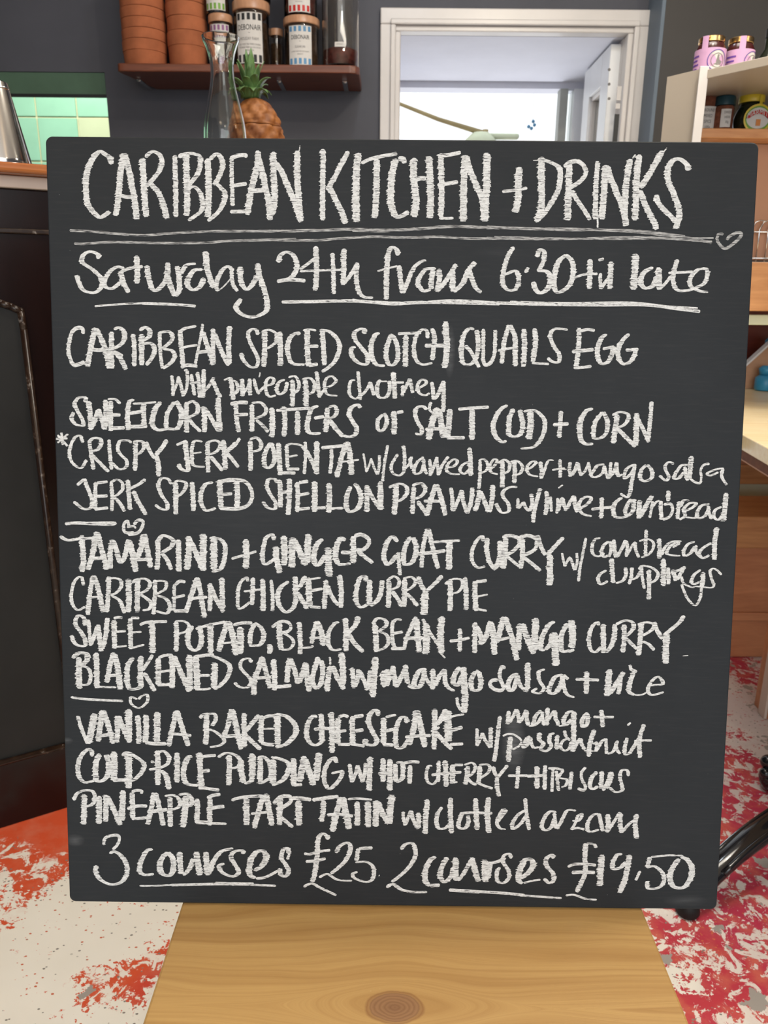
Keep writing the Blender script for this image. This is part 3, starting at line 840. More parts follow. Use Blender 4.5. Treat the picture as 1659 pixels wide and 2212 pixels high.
38v 1917,1160 1985,1190 2056,1171 2058,1121 2020,1071 1951,1050
48v 1971,1041 2044,971 2138,882
50v 2136,1182 2140,1072 2138,892
40v 2142,1142 2191,1053 2257,924
36v 2266,1287 2262,1153 2251,954
@T6
22h -3037,960 -3030,845
20h -3089,899 -2983,905
18h -3075,864 -2977,946
22h -3073,935 -2985,835
32v -2848,867 -2867,927 -2912,916 -2955,845 -2968,755 -2944,684 -2870,640 -2817,716
36v -2787,887 -2775,777 -2754,626
40v -2798,867 -2751,908 -2691,903 -2682,858 -2713,808 -2785,787
40v -2775,767 -2706,697 -2617,607
32v -2608,899 -2603,779 -2591,627
34v -2404,871 -2439,891 -2509,885 -2531,820 -2502,759 -2453,710 -2464,649 -2525,633 -2585,688
40v -2368,892 -2371,761 -2379,619
36v -2388,886 -2308,882 -2294,832 -2330,781 -2381,771
40v -2272,882 -2244,802 -2200,732
46v -2085,904 -2127,834 -2189,763
44v -2184,763 -2165,672 -2167,571
24h -2000,855 -1919,891
44v -1919,901 -1911,786 -1897,675 -1903,624 -1958,639 -1988,684
34v -1763,888 -1833,892 -1859,836 -1861,756 -1847,675 -1746,661
28v -1860,781 -1774,792
40v -1718,888 -1719,757 -1716,611
36v -1723,883 -1642,899 -1602,859 -1643,798 -1714,773
44v -1694,758 -1634,688 -1584,628
46v -1576,905 -1567,789 -1559,638
36v -1462,886 -1542,810
40v -1552,799 -1502,739 -1442,659
32v -1428,926 -1469,860 -1540,799
42v -1333,902 -1329,771 -1330,630
38v -1338,912 -1277,928 -1237,883 -1248,823 -1318,802
42v -1146,884 -1187,823 -1208,742 -1198,672 -1158,662 -1117,723 -1122,814 -1146,884
46v -1081,884 -1071,754 -1062,593
30h -1077,613 -1006,615 -925,614
36v -1005,865 -1001,765 -996,664
34v -1016,855 -965,876 -884,866 -844,827
34v -1006,755 -905,776
28h -1006,649 -890,650
30h -836,897 -834,766 -846,605
42v -834,827 -784,737 -723,606
48v -733,903 -733,767 -733,606
30h -693,843 -592,854 -482,865
34v -600,834 -600,729 -614,612
46v -472,891 -511,750 -551,578
50v -457,901 -431,771 -415,604
34v -546,714 -461,725 -350,739
@T6b
20h -310,797 -297,711 -283,626
22h -283,631 -259,692 -239,757
28v -244,752 -218,682 -187,607
30v -182,607 -168,693 -169,783
28v -91,874 -113,754 -127,653 -136,546
34v 1,794 -34,743 -59,682 -43,622 18,602 63,643
34v 50,874 62,764 53,623
30v 63,663 108,714 122,775
34v 107,764 118,704 128,664
36v 233,771 178,725 149,664 159,619 210,634 234,705
34v 233,756 239,675 265,615
34v 287,751 295,666 296,600
34v 296,615 330,696 354,772
34v 349,767 360,686 372,606
34v 372,616 400,697 454,778
34v 441,677 501,688 536,729 510,753 461,718 441,657 482,622 563,618
34v 632,730 582,699 563,648 604,623 643,659
48v 644,860 654,740 660,604
34v 742,741 745,620 738,488
30v 727,741 772,756 808,721 805,661 755,630
32v 820,651 874,702 893,747 863,752 834,701 845,641 906,621
44v 944,743 947,622 950,501
36v 904,722 964,753 1010,713 1001,653 957,627
44v 1049,744 1057,643 1055,542
36v 1014,733 1075,744 1126,694 1108,634 1048,613
32v 1148,654 1217,695 1246,736 1206,735 1167,685 1189,624 1270,605
36v 1286,741 1299,656 1301,585
28v 1301,590 1329,676 1357,747 1407,753
34v 1462,763 1472,597
18h 1394,665 1509,683
16h 1444,676 1525,672
34v 1558,738 1550,677 1562,607
40v 1567,617 1600,667 1623,738
34v 1628,733 1641,668 1658,613
28v 1658,618 1696,668 1724,739
30v 1724,729 1731,669 1748,629
36v 1865,721 1805,710 1767,659 1748,619 1789,604 1848,640 1866,710
34v 1861,710 1878,650 1906,590
30v 1906,590 1918,661 1920,741
34v 1910,600 1949,651 1975,742
40v 1975,742 1978,671 1996,611
32v 1991,611 2030,632
36v 2137,723 2078,693 2050,642 2052,596 2101,632 2138,693
38v 2137,728 2130,643 2114,541 2107,471 2079,425 2017,459
42v 2243,719 2200,674 2193,603 2234,573 2293,604 2290,675 2248,719
36v 2489,727 2448,747 2414,716 2422,666 2449,616 2425,580 2363,625
38v 2620,723 2560,718 2522,667 2495,606 2535,601 2583,657
38v 2591,708 2599,647 2622,582
48v 2646,804 2640,718 2636,597
24h 2636,607 2688,568 2734,563 2741,619 2733,679 2761,725 2811,735
34v 2943,696 2873,686 2795,649 2826,630 2895,661
34v 2934,691 2927,621 2977,545
@T7
28h -2910,482 -2842,539
38v -2842,544 -2809,443 -2776,351 -2788,280 -2860,269 -2945,334
36v -2741,514 -2745,393 -2748,265
26h -2731,504 -2630,518
28h -2755,382 -2633,389
28h -2758,265 -2631,280
34v -2599,511 -2592,394 -2598,251
34v -2610,506 -2548,537 -2498,507 -2499,446 -2551,395 -2597,384
36v -2572,374 -2523,324 -2484,247
42v -2447,538 -2440,396 -2432,263
42v -2284,545 -2346,498 -2428,457
44v -2398,437 -2359,346 -2286,219
36v -2052,501 -2081,547 -2142,551 -2169,490 -2145,409 -2091,318 -2096,272 -2152,276 -2203,312
46v -2011,512 -2013,380 -2016,227
36v -2042,501 -1991,532 -1920,513 -1931,452 -1982,400 -2033,390
44v -1864,524 -1856,392 -1853,259
42v -1671,520 -1738,505 -1779,433 -1785,341 -1741,265 -1649,287
50v -1615,546 -1607,404 -1603,282
34v -1626,526 -1545,532 -1465,538
28h -1612,409 -1500,421
30v -1608,287 -1537,283 -1467,284
50v -1457,538 -1453,406 -1459,273
34h -1614,526 -1512,547 -1391,534 -1331,468 -1321,387 -1362,315 -1454,284 -1617,287
36v -1092,521 -1117,557 -1168,551 -1184,490 -1149,409 -1108,349 -1113,287 -1179,297 -1225,352
44v -1072,552 -1062,430 -1063,298
30h -1077,435 -966,447
46v -978,563 -981,411 -992,232
40v -910,533 -905,391 -910,259
32h -895,529 -809,540
28h -900,412 -799,433
28h -905,284 -793,296
50v -753,540 -748,403 -753,261
28h -753,296 -651,302
50v -622,526 -616,394 -621,257
26h -611,293 -494,299
46v -424,498 -454,427 -464,335 -438,269 -367,295 -332,377 -348,468 -394,524
46v -277,510 -276,398 -275,266
42v -267,479 -226,398 -154,297
50v -156,546 -155,420 -149,287
24h -80,491 -14,522
48v -153,509 -152,398 -151,286
50v -11,521 -15,379 -28,246
38v -72,495 19,526 85,492 81,431 31,379 -30,358
42v 151,502 142,380 139,253
40v 131,512 211,533 252,483 223,422 163,391
44v 183,371 235,300 276,239
46v 343,525 305,382 271,239
46v 353,525 401,393 439,241
28h 239,371 325,372 406,373
36v 485,496 497,394 504,282
34h 504,282 548,375 581,476
38v 581,476 598,375 636,263
42v 636,263 669,376 677,498
46v 743,478 735,387 707,285
42v 748,468 791,377 829,276
44v 863,525 861,408 839,276
36v 1086,507 1020,506 961,470 957,419 1004,359 1011,288 945,277 893,358
28h 1094,406 1091,314
28h 1096,314 1145,371
30h 1145,376 1167,320 1203,290
34h 1203,290 1222,361 1209,447
38v 1293,499 1266,392 1244,280 1237,183
40v 1345,474 1358,373 1346,256
26h 1387,424 1401,287
28h 1458,399 1461,333 1447,272
14h 1455,501 1495,531
28v 1452,413 1455,342 1447,270
36v 1456,291 1479,362 1498,419
36v 1498,413 1515,342 1537,297
34v 1537,312 1565,374 1598,435
36v 1603,435 1611,354 1634,283
36v 1648,313 1717,355 1756,411 1715,426 1665,395 1647,334 1680,273 1767,248
38v 1852,422 1855,336 1854,229
26h 1760,312 1870,326 1981,337
40v 2039,424 1980,378 1962,306 1985,246 2066,246 2135,298 2140,410
40v 2120,410 2082,348 2069,287 2096,257
46v 2196,400 2195,319 2198,233
44v 2208,248 2254,350 2306,442
26h 2313,392 2306,320 2294,239
30v 2296,320 2344,382 2378,397
36v 2388,397 2393,301 2401,224
38v 2452,489 2452,393
26h 2415,362 2476,368 2498,312 2471,251 2411,225
34v 2555,394 2549,313 2548,231
36v 2558,343 2595,400 2646,400
34v 2600,303 2669,334 2708,375 2647,375 2599,323 2612,262 2563,226
30v 2613,252 2674,243 2714,243
36v 2829,372 2759,356 2722,294 2735,243 2794,264 2826,336
34v 2820,356 2828,295 2857,234
34v 2942,347 2883,316 2876,255 2918,230 2960,286
48v 2975,474 2971,358 2964,215
@T7b
20h -3027,134 -2853,139 -2578,146
@T8
30h -3031,129 -2913,137 -2760,132 -2607,130 -2561,145
28h -2400,57 -2461,51 -2494,72 -2490,133 -2459,159 -2445,113
20h -2465,103 -2404,114 -2384,93
30h -2403,129 -2357,170 -2316,156 -2327,104 -2369,52 -2456,36
47v -3080,14 -3010,-21 -2917,-10 -2764,2
51v -2881,26 -2874,-107 -2872,-211 -2885,-315
51v -2737,59 -2765,-55 -2789,-169 -2833,-293
49v -2732,54 -2705,-85 -2677,-188 -2659,-291
32h -2789,-189 -2687,-183
49v -2596,-12 -2624,-136 -2623,-281
49v -2596,-17 -2562,-114 -2534,-218 -2492,-165 -2452,-10
57v -2447,-15 -2419,-134 -2392,-309
53v -2313,38 -2336,-81 -2390,-206
47v -2303,43 -2281,-101 -2253,-266
30h -2380,-195 -2236,-188
45v -2182,-28 -2184,-152 -2197,-286
47v -2203,-49 -2140,29 -2049,-6 -2060,-68 -2153,-131
43v -2153,-131 -2103,-192 -2064,-285
49v -1993,-5 -1995,-150 -1992,-300
57v -1900,27 -1903,-128 -1920,-283
53v -1896,-4 -1846,-107 -1777,-282
63v -1767,49 -1769,-75 -1777,-292
61v -1671,29 -1672,-126 -1674,-281
45v -1712,13 -1620,4 -1569,-63 -1576,-176 -1613,-270 -1695,-302
55v -1379,6 -1375,-112 -1381,-267
24h -1513,-177 -1400,-143 -1283,-106
42v -1124,-1 -1139,50 -1195,14 -1221,-79 -1227,-183 -1196,-224 -1114,-171
53v -1099,-57 -1099,-171 -1069,-305
57v -1030,41 -1027,-98 -1028,-232
61v -945,26 -956,-107 -956,-252
61v -940,6 -889,-96 -828,-230
61v -808,59 -813,-65 -818,-209
51v -675,14 -726,-33 -757,-126 -751,-209 -715,-224 -654,-135
61v -624,-63 -624,-186 -613,-331
55v -471,1 -512,21 -552,-62 -557,-165 -531,-216
36h -511,-108 -420,-107
51v -542,-222 -419,-210
51v -400,43 -394,-81 -399,-205
36h -390,43 -329,59 -262,23 -257,-28 -307,-80 -369,-81
51v -358,-91 -297,-142 -215,-203
47v 8,-4 -44,41 -94,-26 -118,-129 -92,-212 -51,-191 -1,-128
34h 14,-97 20,-190 32,-314
47v 127,43 77,-45 63,-148 74,-210 130,-199 170,-126 174,-44 147,38
40v 278,122 240,-53 228,-239
44v 288,122 327,-52 381,-248
34h 195,-116 292,-104 445,-82
46v 306,-6 433,5 575,12
57v 482,11 478,-123 483,-257
36v 789,9 773,55 728,14 689,-79 691,-172 744,-234 810,-221
44v 827,40 821,-68 855,-191 907,-253
49v 897,-242 941,-149 942,16
55v 992,42 985,-97 974,-241
34h 961,42 1012,63 1104,43 1115,-13 1066,-75 996,-117
40v 1006,-128 1058,-168 1121,-219
44v 1145,39 1149,-105 1137,-240
34h 1114,48 1195,65 1272,30 1264,-53 1209,-94 1149,-116
46v 1160,-136 1243,-197 1316,-258
42v 1281,71 1309,-21 1358,-113
46v 1520,53 1442,-30 1373,-113
61v 1398,-103 1403,-247 1407,-392
32h 168,23 179,-75
@T8b
26v 1508,-91 1537,-215
28v 1537,-215 1566,-152 1585,-126
32v 1586,-132 1631,-250
28v 1634,-250 1648,-172 1642,-90
28v 1722,50 1701,-89 1680,-213 1668,-353
34v 1854,51 1804,35 1781,-27 1793,-98 1845,-118 1895,-87
38v 1931,21 1882,-25 1869,-87 1896,-123 1931,-107
34v 1941,21 1955,-56 1937,-123
38v 1976,37 1985,-45 1998,-127
38v 2008,-127 2046,-55 2083,33
32v 2094,28 2102,-44 2095,-121
26v 2104,-105 2146,-12 2175,19
34v 2170,19 2178,-53 2212,-125
34v 2267,132 2267,20 2272,-104
30v 2206,24 2276,46 2333,20 2340,-31 2302,-93 2232,-125
40v 2387,52 2396,-30 2396,-133
34v 2415,-102 2442,-30 2500,22 2592,28
34v 2561,28 2492,-19 2464,-81 2506,-101 2588,-105
34v 2513,-29 2562,2 2571,23
38v 2714,25 2654,3 2616,-59 2628,-105 2678,-79 2716,-16
32v 2725,-6 2734,-78 2782,-124
38v 2866,16 2797,-26 2759,-78 2792,-124 2852,-97
48v 2910,160 2896,27 2900,-138
38v 1921,-247 1861,-284 1848,-336 1875,-377 1935,-345
46v 1963,-138 1972,-241 1987,-365
38v 2008,-365 2068,-343 2097,-291 2094,-219
36v 2131,-374 2148,-301 2150,-218
36v 2139,-332 2199,-311 2233,-248
30v 2241,-207 2250,-310 2275,-414
36v 2217,-238 2246,-202 2328,-216 2391,-267 2374,-330 2324,-361
44v 2309,-237 2314,-362 2321,-512
48v 2436,-133 2442,-257 2448,-386
40v 2481,-215 2490,-297 2493,-370
46v 2523,-235 2546,-297 2558,-338
40v 2568,-328 2605,-255 2633,-203
46v 2534,-256 2594,-234 2623,-213
30v 2607,-296 2630,-358 2704,-394 2754,-388 2878,-397 2907,-376 2890,-334 2865,-252 2889,-221 2930,-236 2973,-277
36v 2782,-232 2728,-274 2701,-337 2723,-367 2773,-346
44v 2804,-253 2803,-335 2796,-398
30v 2796,-398 2786,-502 2743,-565 2668,-493 2611,-369
@T9
33v -2878,-439 -2887,-377 -2917,-362 -2960,-409 -2988,-503 -2986,-608 -2937,-670 -2869,-638
43v -2783,-345 -2813,-480 -2845,-716
47v -2778,-345 -2736,-490 -2700,-688
39v -2856,-554 -2779,-548 -2696,-536
43v -2640,-353 -2649,-520 -2669,-688
35v -2672,-395 -2609,-369 -2538,-384 -2529,-446 -2582,-509 -2649,-525
39v -2624,-530 -2543,-582 -2504,-696
51v -2461,-372 -2459,-529 -2468,-686
47v -2373,-371 -2382,-517 -2385,-685
37v -2426,-414 -2394,-382 -2312,-371 -2261,-412 -2293,-475 -2356,-507
39v -2356,-517 -2295,-558 -2255,-599 -2276,-652 -2338,-668
37v -2214,-380 -2222,-536 -2236,-704
32v -2241,-411 -2189,-390 -2117,-400 -2123,-462 -2170,-494 -2212,-515
39v -2202,-526 -2120,-556 -2085,-618 -2112,-692 -2215,-672
30h -1937,-398 -1994,-393 -2035,-430 -2041,-430 -2042,-534 -2050,-670
26h -2068,-550 -1996,-534 -1944,-521
30h -2050,-670 -1978,-668 -1916,-664
47v -1831,-355 -1866,-470 -1899,-564 -1937,-685
45v -1827,-355 -1800,-490 -1781,-626 -1764,-730
28h -1893,-554 -1811,-542 -1739,-536
43v -1712,-406 -1710,-531 -1720,-667
43v -1707,-426 -1667,-530 -1591,-676
47v -1603,-353 -1600,-488 -1596,-644
34v -1366,-386 -1376,-350 -1428,-392 -1454,-476 -1456,-622 -1425,-637 -1347,-579
41v -1315,-349 -1321,-474 -1327,-605
39v -1403,-480 -1321,-469 -1228,-458
47v -1228,-359 -1223,-504 -1224,-661
34v -1151,-368 -1136,-504 -1139,-660
47v -987,-382 -1054,-430 -1090,-513 -1075,-607 -1013,-669 -941,-616 -926,-522
47v -925,-335 -925,-418 -926,-522
45v -833,-329 -879,-417 -941,-481
45v -910,-480 -859,-563 -818,-636
55v -808,-344 -802,-479 -797,-615
34v -797,-359 -756,-354 -695,-343
28h -797,-469 -679,-446
26h -797,-615 -694,-622
45v -644,-363 -653,-498 -663,-634
43v -633,-415 -592,-518 -530,-601
47v -521,-315 -505,-455 -509,-622
45v -280,-374 -290,-328 -336,-349 -366,-453 -365,-568 -324,-615 -263,-588
51v -244,-358 -248,-483 -242,-598
47v -237,-603 -170,-545 -140,-461 -131,-362
47v -65,-367 -68,-492 -72,-617
34v -90,-372 -29,-325 22,-356 13,-418 -59,-450
45v -38,-460 14,-533 56,-605
47v 76,-345 77,-469 74,-605
34v 60,-345 132,-328 173,-364 153,-416 82,-459
41v 93,-480 145,-531 197,-598
47v 198,-322 225,-395 262,-457
45v 418,-310 368,-372 277,-457
65v 267,-457 263,-561 260,-681
47v 490,-350 498,-485 496,-642
34v 445,-392 511,-345 593,-349 604,-411 564,-464 503,-475
43v 628,-323 641,-463 644,-630
47v 721,-358 724,-504 737,-639
30h 726,-363 767,-363 828,-352
34v 739,-504 841,-484
41v 742,-618 835,-638
@T10
41v -2877,-817 -2881,-749 -2926,-723 -2958,-760 -2955,-818 -2910,-881 -2876,-944 -2883,-1007 -2945,-1003 -2985,-966 -2999,-908
33h -2840,-759 -2833,-880 -2826,-1007
41v -2825,-996 -2787,-901 -2758,-816
47v -2753,-805 -2741,-942 -2729,-1058
45v -2723,-1037 -2689,-931 -2664,-741
47v -2602,-762 -2605,-899 -2603,-1031
26h -2607,-746 -2565,-735 -2524,-740
22h -2600,-872 -2496,-864
35v -2603,-1015 -2489,-1005
43v -2452,-744 -2455,-886 -2453,-1034
24h -2447,-739 -2369,-740
37v -2445,-876 -2351,-869
35v -2448,-1024 -2328,-990
53v -2254,-758 -2249,-916 -2252,-1069
28h -2366,-806 -2298,-779 -2112,-769
43v -2029,-766 -2026,-903 -2034,-1051
35v -2039,-766 -1957,-765 -1911,-806 -1938,-859 -2021,-887
49v -1875,-806 -1917,-880 -1919,-986 -1868,-1038 -1816,-1006 -1799,-921 -1813,-805
51v -1711,-778 -1711,-920 -1713,-1063
26h -1850,-837 -1730,-799 -1575,-766
53v -1554,-760 -1597,-898 -1640,-1046
57v -1544,-760 -1504,-907 -1475,-1081
37v -1639,-972 -1505,-960
64v -1440,-812 -1436,-938 -1442,-1070
31h -1502,-797 -1419,-775 -1326,-774
45v -1305,-779 -1342,-874 -1348,-979
45v -1305,-773 -1244,-820 -1218,-893 -1255,-978 -1358,-990
51v -1162,-972 -1167,-1062
51v -1073,-765 -1074,-892 -1059,-1024
30h -1146,-814 -1068,-760 -996,-765 -970,-806 -996,-849 -1068,-865
35v -1037,-865 -965,-912 -945,-964 -986,-1017 -1059,-1024
43v -893,-758 -883,-900 -883,-1064
37v -883,-1006 -800,-999 -759,-983
43v -733,-751 -759,-857 -779,-962
51v -728,-751 -686,-856 -666,-982
45v -790,-915 -635,-897
41v -522,-759 -563,-770 -614,-844 -624,-950 -583,-1018 -500,-1012
49v -465,-717 -459,-874 -459,-1033
51v -347,-700 -377,-789 -449,-864
55v -439,-863 -387,-947 -298,-1036
51v -192,-777 -183,-903 -179,-1035
39v -213,-777 -172,-719 -100,-734 -89,-786 -161,-839
37v -161,-839 -88,-870 -67,-944 -107,-997 -169,-1024
37v 55,-732 3,-727 -32,-775 -31,-890 -15,-975 37,-1006 89,-995
28h -26,-859 66,-842
31h -44,-1001 29,-1001 96,-995
37h 185,-699 140,-804 100,-900 80,-1000
53v 190,-720 203,-877 220,-1035
35h 69,-905 182,-899 254,-898
63v 278,-761 285,-897 277,-1051
30h 247,-719 315,-844 400,-970
61v 426,-691 414,-854 427,-1044
16h 411,-1033 459,-1086
39h 591,-805 595,-915 592,-1021
28h 497,-925 595,-913 682,-891
45v 731,-745 731,-882 734,-1035
47v 742,-777 790,-881 782,-955
49v 782,-955 831,-881 869,-733
53v 880,-744 904,-890 918,-1049
53v 992,-690 964,-806 936,-932
53v 1002,-690 1068,-868 1126,-1099
28h 925,-911 987,-900 1048,-884
51v 1142,-751 1136,-888 1139,-1004
61v 1163,-751 1213,-887 1284,-1034
63v 1290,-697 1284,-844 1288,-1002
51v 1466,-732 1415,-759 1356,-864 1339,-980 1381,-1001
66v 1464,-831 1474,-1000 1489,-1148
51v 1381,-996 1431,-937 1438,-842
49v 1582,-746 1534,-841 1527,-947 1549,-1010 1611,-998
67v 1612,-714 1631,-840 1631,-977
47v 1591,-1014 1652,-993
39v 1870,-764 1854,-733 1809,-775 1782,-880 1801,-986 1849,-1012 1898,-963
47v 1911,-748 1916,-879 1926,-1021
45v 1942,-1016 1991,-952 2017,-846 2014,-747
45v 2101,-751 2107,-887 2101,-1014
41v 2024,-752 2105,-714 2177,-729 2190,-781 2151,-834 2111,-866
41v 2122,-877 2175,-929 2229,-981
47v 2259,-728 2256,-886 2247,-1039
39v 2239,-744 2311,-727 2373,-748 2355,-800 2275,-854
39v 2277,-906 2340,-937 2389,-990
45v 2377,-722 2406,-800 2461,-883
45v 2651,-661 2598,-735 2480,-841
61v 2495,-820 2496,-967 2501,-1115
8h 2654,-1041 2705,-1035
@T11
56v -2938,-1114 -2942,-1263 -2941,-1418
54v -3000,-1125 -2936,-1077 -2864,-1087 -2866,-1145 -2919,-1199
37v -2930,-1199 -2857,-1219 -2833,-1294 -2856,-1369 -2924,-1380
52v -2776,-1070 -2775,-1229 -2779,-1410
37v -2774,-1394 -2685,-1399 -2597,-1400
49v -2615,-1068 -2649,-1185 -2684,-1356
56v -2610,-1078 -2577,-1227 -2561,-1419
31h -2704,-1297 -2620,-1286 -2537,-1285
50v -2429,-1113 -2482,-1183 -2496,-1300 -2477,-1407 -2394,-1406 -2356,-1352
52v -2361,-1097 -2369,-1224 -2368,-1406
37v -2252,-1085 -2306,-1170 -2349,-1235
45v -2339,-1256 -2288,-1341 -2238,-1431
54v -2201,-1116 -2203,-1244 -2206,-1372
29h -2201,-1116 -2138,-1089 -2066,-1088
24h -2203,-1249 -2078,-1232
31h -2216,-1372 -2081,-1365
52v -2076,-1083 -2073,-1242 -2076,-1402
52v -2055,-1093 -1995,-1241 -1915,-1432
58v -1910,-1081 -1912,-1240 -1910,-1422
58v -1853,-1091 -1845,-1261 -1842,-1421
33h -1869,-1102 -1765,-1085 -1682,-1078
52v -1840,-1277 -1721,-1275
41v -1842,-1410 -1769,-1409 -1717,-1398
58v -1678,-1153 -1679,-1270 -1686,-1398
47v -1713,-1089 -1620,-1120 -1538,-1183 -1560,-1289 -1623,-1365 -1686,-1408
37v -1339,-1149 -1359,-1112 -1422,-1128 -1438,-1192 -1381,-1266 -1340,-1319 -1372,-1383 -1444,-1384 -1496,-1342
54v -1230,-1089 -1267,-1201 -1309,-1319 -1315,-1458
47v -1235,-1100 -1204,-1221 -1164,-1392
31h -1298,-1297 -1153,-1285
51v -1131,-1114 -1122,-1263 -1122,-1412
35h -1122,-1380 -1049,-1374 -966,-1363
49v -981,-1102 -997,-1219 -1008,-1336
47v -976,-1102 -935,-1218 -904,-1346
51v -893,-1335 -862,-1249 -836,-1143
51v -831,-1143 -821,-1270 -800,-1419
47v -712,-1088 -748,-1195 -769,-1312 -737,-1387 -696,-1343 -675,-1237 -686,-1120
51v -603,-1172 -623,-1289 -633,-1417
20h -608,-1087 -603,-1161
51v -582,-1172 -540,-1278 -477,-1394
56v -502,-1044 -489,-1181 -483,-1352
47v -401,-1186 -390,-1287 -384,-1383
41v -374,-1372 -348,-1286 -344,-1201
41v -333,-1211 -291,-1307 -259,-1402
45v -254,-1392 -239,-1285 -235,-1210
58v -181,-1082 -193,-1231 -207,-1466
83v -105,-1209 -99,-1283 -93,-1358
41v -114,-1369 -53,-1283 -23,-1165
45v -23,-1165 -11,-1272 11,-1367
37v 11,-1367 51,-1281 101,-1153
62v -73,-1198 -77,-1272 -76,-1358
41v -26,-1165 -4,-1271 12,-1367
45v 2,-1367 53,-1271 103,-1164
47v 98,-1153 99,-1238 121,-1334
35h 121,-1345 158,-1366 210,-1365
51v 290,-1194 228,-1205 188,-1280 178,-1344 220,-1365 260,-1279 269,-1204
39v 265,-1226 291,-1289 334,-1353
49v 347,-1188 353,-1278 350,-1385
47v 365,-1352 405,-1267 456,-1192
43v 461,-1192 462,-1287 490,-1362 553,-1398
51v 600,-1169 550,-1244 541,-1318 583,-1339 622,-1243
60v 631,-1168 639,-1296 652,-1445 645,-1606
29h 619,-1585 586,-1532 575,-1457
47v 741,-1210 706,-1295 718,-1380 781,-1380 794,-1294 777,-1231 746,-1199
35h 1019,-1180 988,-1164 969,-1218 975,-1281 1008,-1356 978,-1388 915,-1373 878,-1330 903,-1293 955,-1287
47v 1140,-1226 1089,-1248 1049,-1323 1061,-1387 1102,-1365 1130,-1248
43v 1130,-1237 1153,-1322 1196,-1375
49v 1225,-1119 1229,-1257 1232,-1374
31h 1185,-1375 1238,-1390
37v 1387,-1181 1331,-1208 1338,-1288 1382,-1362 1342,-1410 1279,-1395 1320,-1363
47v 1557,-1232 1485,-1254 1436,-1351 1438,-1404 1490,-1403 1539,-1317 1552,-1232
31h 1557,-1232 1605,-1274
39v 1552,-1253 1571,-1360 1605,-1423 1668,-1446
47v 1773,-1198 1777,-1304 1775,-1411
29h 1672,-1273 1765,-1274 1890,-1279
58v 1984,-1174 1978,-1302 1973,-1430
47v 1998,-1408 2056,-1301 2114,-1199
43v 2085,-1237 2088,-1322 2071,-1413
31h 2173,-1129 2185,-1172 2238,-1198
47v 2207,-1203 2180,-1299 2173,-1385 2227,-1416
16h 2227,-1416 2289,-1415 2350,-1383
35v 2337,-1329 2409,-1318 2481,-1307 2447,-1243 2396,-1265 2348,-1351 2382,-1414 2495,-1386
@T11b
45v -3027,-1499 -2918,-1514 -2761,-1523 -2537,-1531
31v -2406,-1513 -2458,-1492 -2470,-1535 -2439,-1578 -2377,-1593 -2313,-1534 -2312,-1469 -2364,-1481 -2391,-1513
@T12
37v -2965,-1677 -2935,-1796 -2881,-1947
65v -2876,-1947 -2841,-1805 -2807,-1654
54v -2731,-1621 -2756,-1761 -2781,-1924
50v -2726,-1621 -2682,-1760 -2640,-1944
33h -2769,-1870 -2695,-1858 -2632,-1835
48v -2597,-1673 -2594,-1792 -2608,-1933
50v -2586,-1673 -2537,-1802 -2482,-1931
62v -2485,-1607 -2489,-1758 -2492,-1920
48v -2403,-1665 -2395,-1789 -2398,-1941
54v -2327,-1659 -2327,-1788 -2338,-1929
35h -2340,-1929 -2257,-1939 -2141,-1938
60v -2219,-1631 -2222,-1776 -2230,-1928
48v -2042,-1623 -2081,-1796 -2121,-1965
50v -2036,-1613 -1987,-1784 -1932,-1957
29h -2124,-1840 -2024,-1844 -1904,-1857
52v -1760,-1652 -1762,-1793 -1769,-1944
41v -1818,-1691 -1791,-1653 -1687,-1646 -1677,-1705 -1709,-1760
37v -1741,-1792 -1668,-1824 -1596,-1899 -1638,-1948 -1733,-1966
46v -1528,-1592 -1555,-1738 -1604,-1879
52v -1517,-1597 -1482,-1769 -1437,-1985
35h -1609,-1863 -1525,-1856 -1441,-1850
48v -1408,-1634 -1409,-1768 -1405,-1963
52v -1267,-1648 -1336,-1735 -1399,-1811
54v -1420,-1823 -1347,-1897 -1253,-1983
50v -1241,-1653 -1252,-1777 -1248,-1918
31h -1241,-1685 -1178,-1658 -1116,-1657
37v -1289,-1789 -1210,-1782 -1127,-1781
35h -1253,-1918 -1190,-1933 -1127,-1938
58v -1100,-1635 -1095,-1786 -1096,-1949
54v -1116,-1641 -1011,-1661 -933,-1741 -928,-1827 -1012,-1926 -1117,-1960
46v -730,-1669 -761,-1653 -808,-1718 -824,-1826 -792,-1912 -729,-1933 -656,-1878
50v -688,-1630 -682,-1760 -677,-1900
33h -756,-1782 -667,-1772 -594,-1775
52v -594,-1613 -585,-1791 -584,-2008
52v -531,-1672 -531,-1790 -530,-1920
31h -531,-1666 -479,-1644 -432,-1660
29h -520,-1801 -452,-1789
29h -530,-1926 -415,-1924
50v -396,-1649 -395,-1778 -389,-1918
35h -385,-1659 -292,-1642
35h -374,-1794 -291,-1782
29h -415,-1919 -352,-1927 -279,-1941
50v -151,-1646 -177,-1592 -229,-1625 -244,-1711 -196,-1819 -164,-1883 -195,-1927 -269,-1917 -269,-1868
52v -104,-1661 -103,-1785 -101,-1915
45v -88,-1656 11,-1633
33h -82,-1790 -9,-1773
33h -112,-1920 -7,-1927
46v 112,-1712 101,-1659 54,-1665 19,-1751 9,-1859 26,-1946 78,-1945 130,-1869
52v 194,-1588 180,-1760 136,-1923
56v 204,-1588 243,-1738 286,-1943
31h 98,-1848 213,-1835 338,-1829
48v 374,-1570 374,-1758 370,-1964
58v 480,-1574 440,-1660 389,-1725
37v 338,-1791 420,-1747
52v 379,-1790 443,-1865 539,-1961
68v 496,-1584 499,-1746 506,-1886
37v 502,-1654 575,-1632 647,-1620
35h 515,-1783 634,-1744
29h 517,-1913 643,-1906
31v 770,-1755 772,-1840 777,-1926
29v 779,-1915 808,-1839 818,-1796
35v 818,-1796 851,-1871 899,-1941
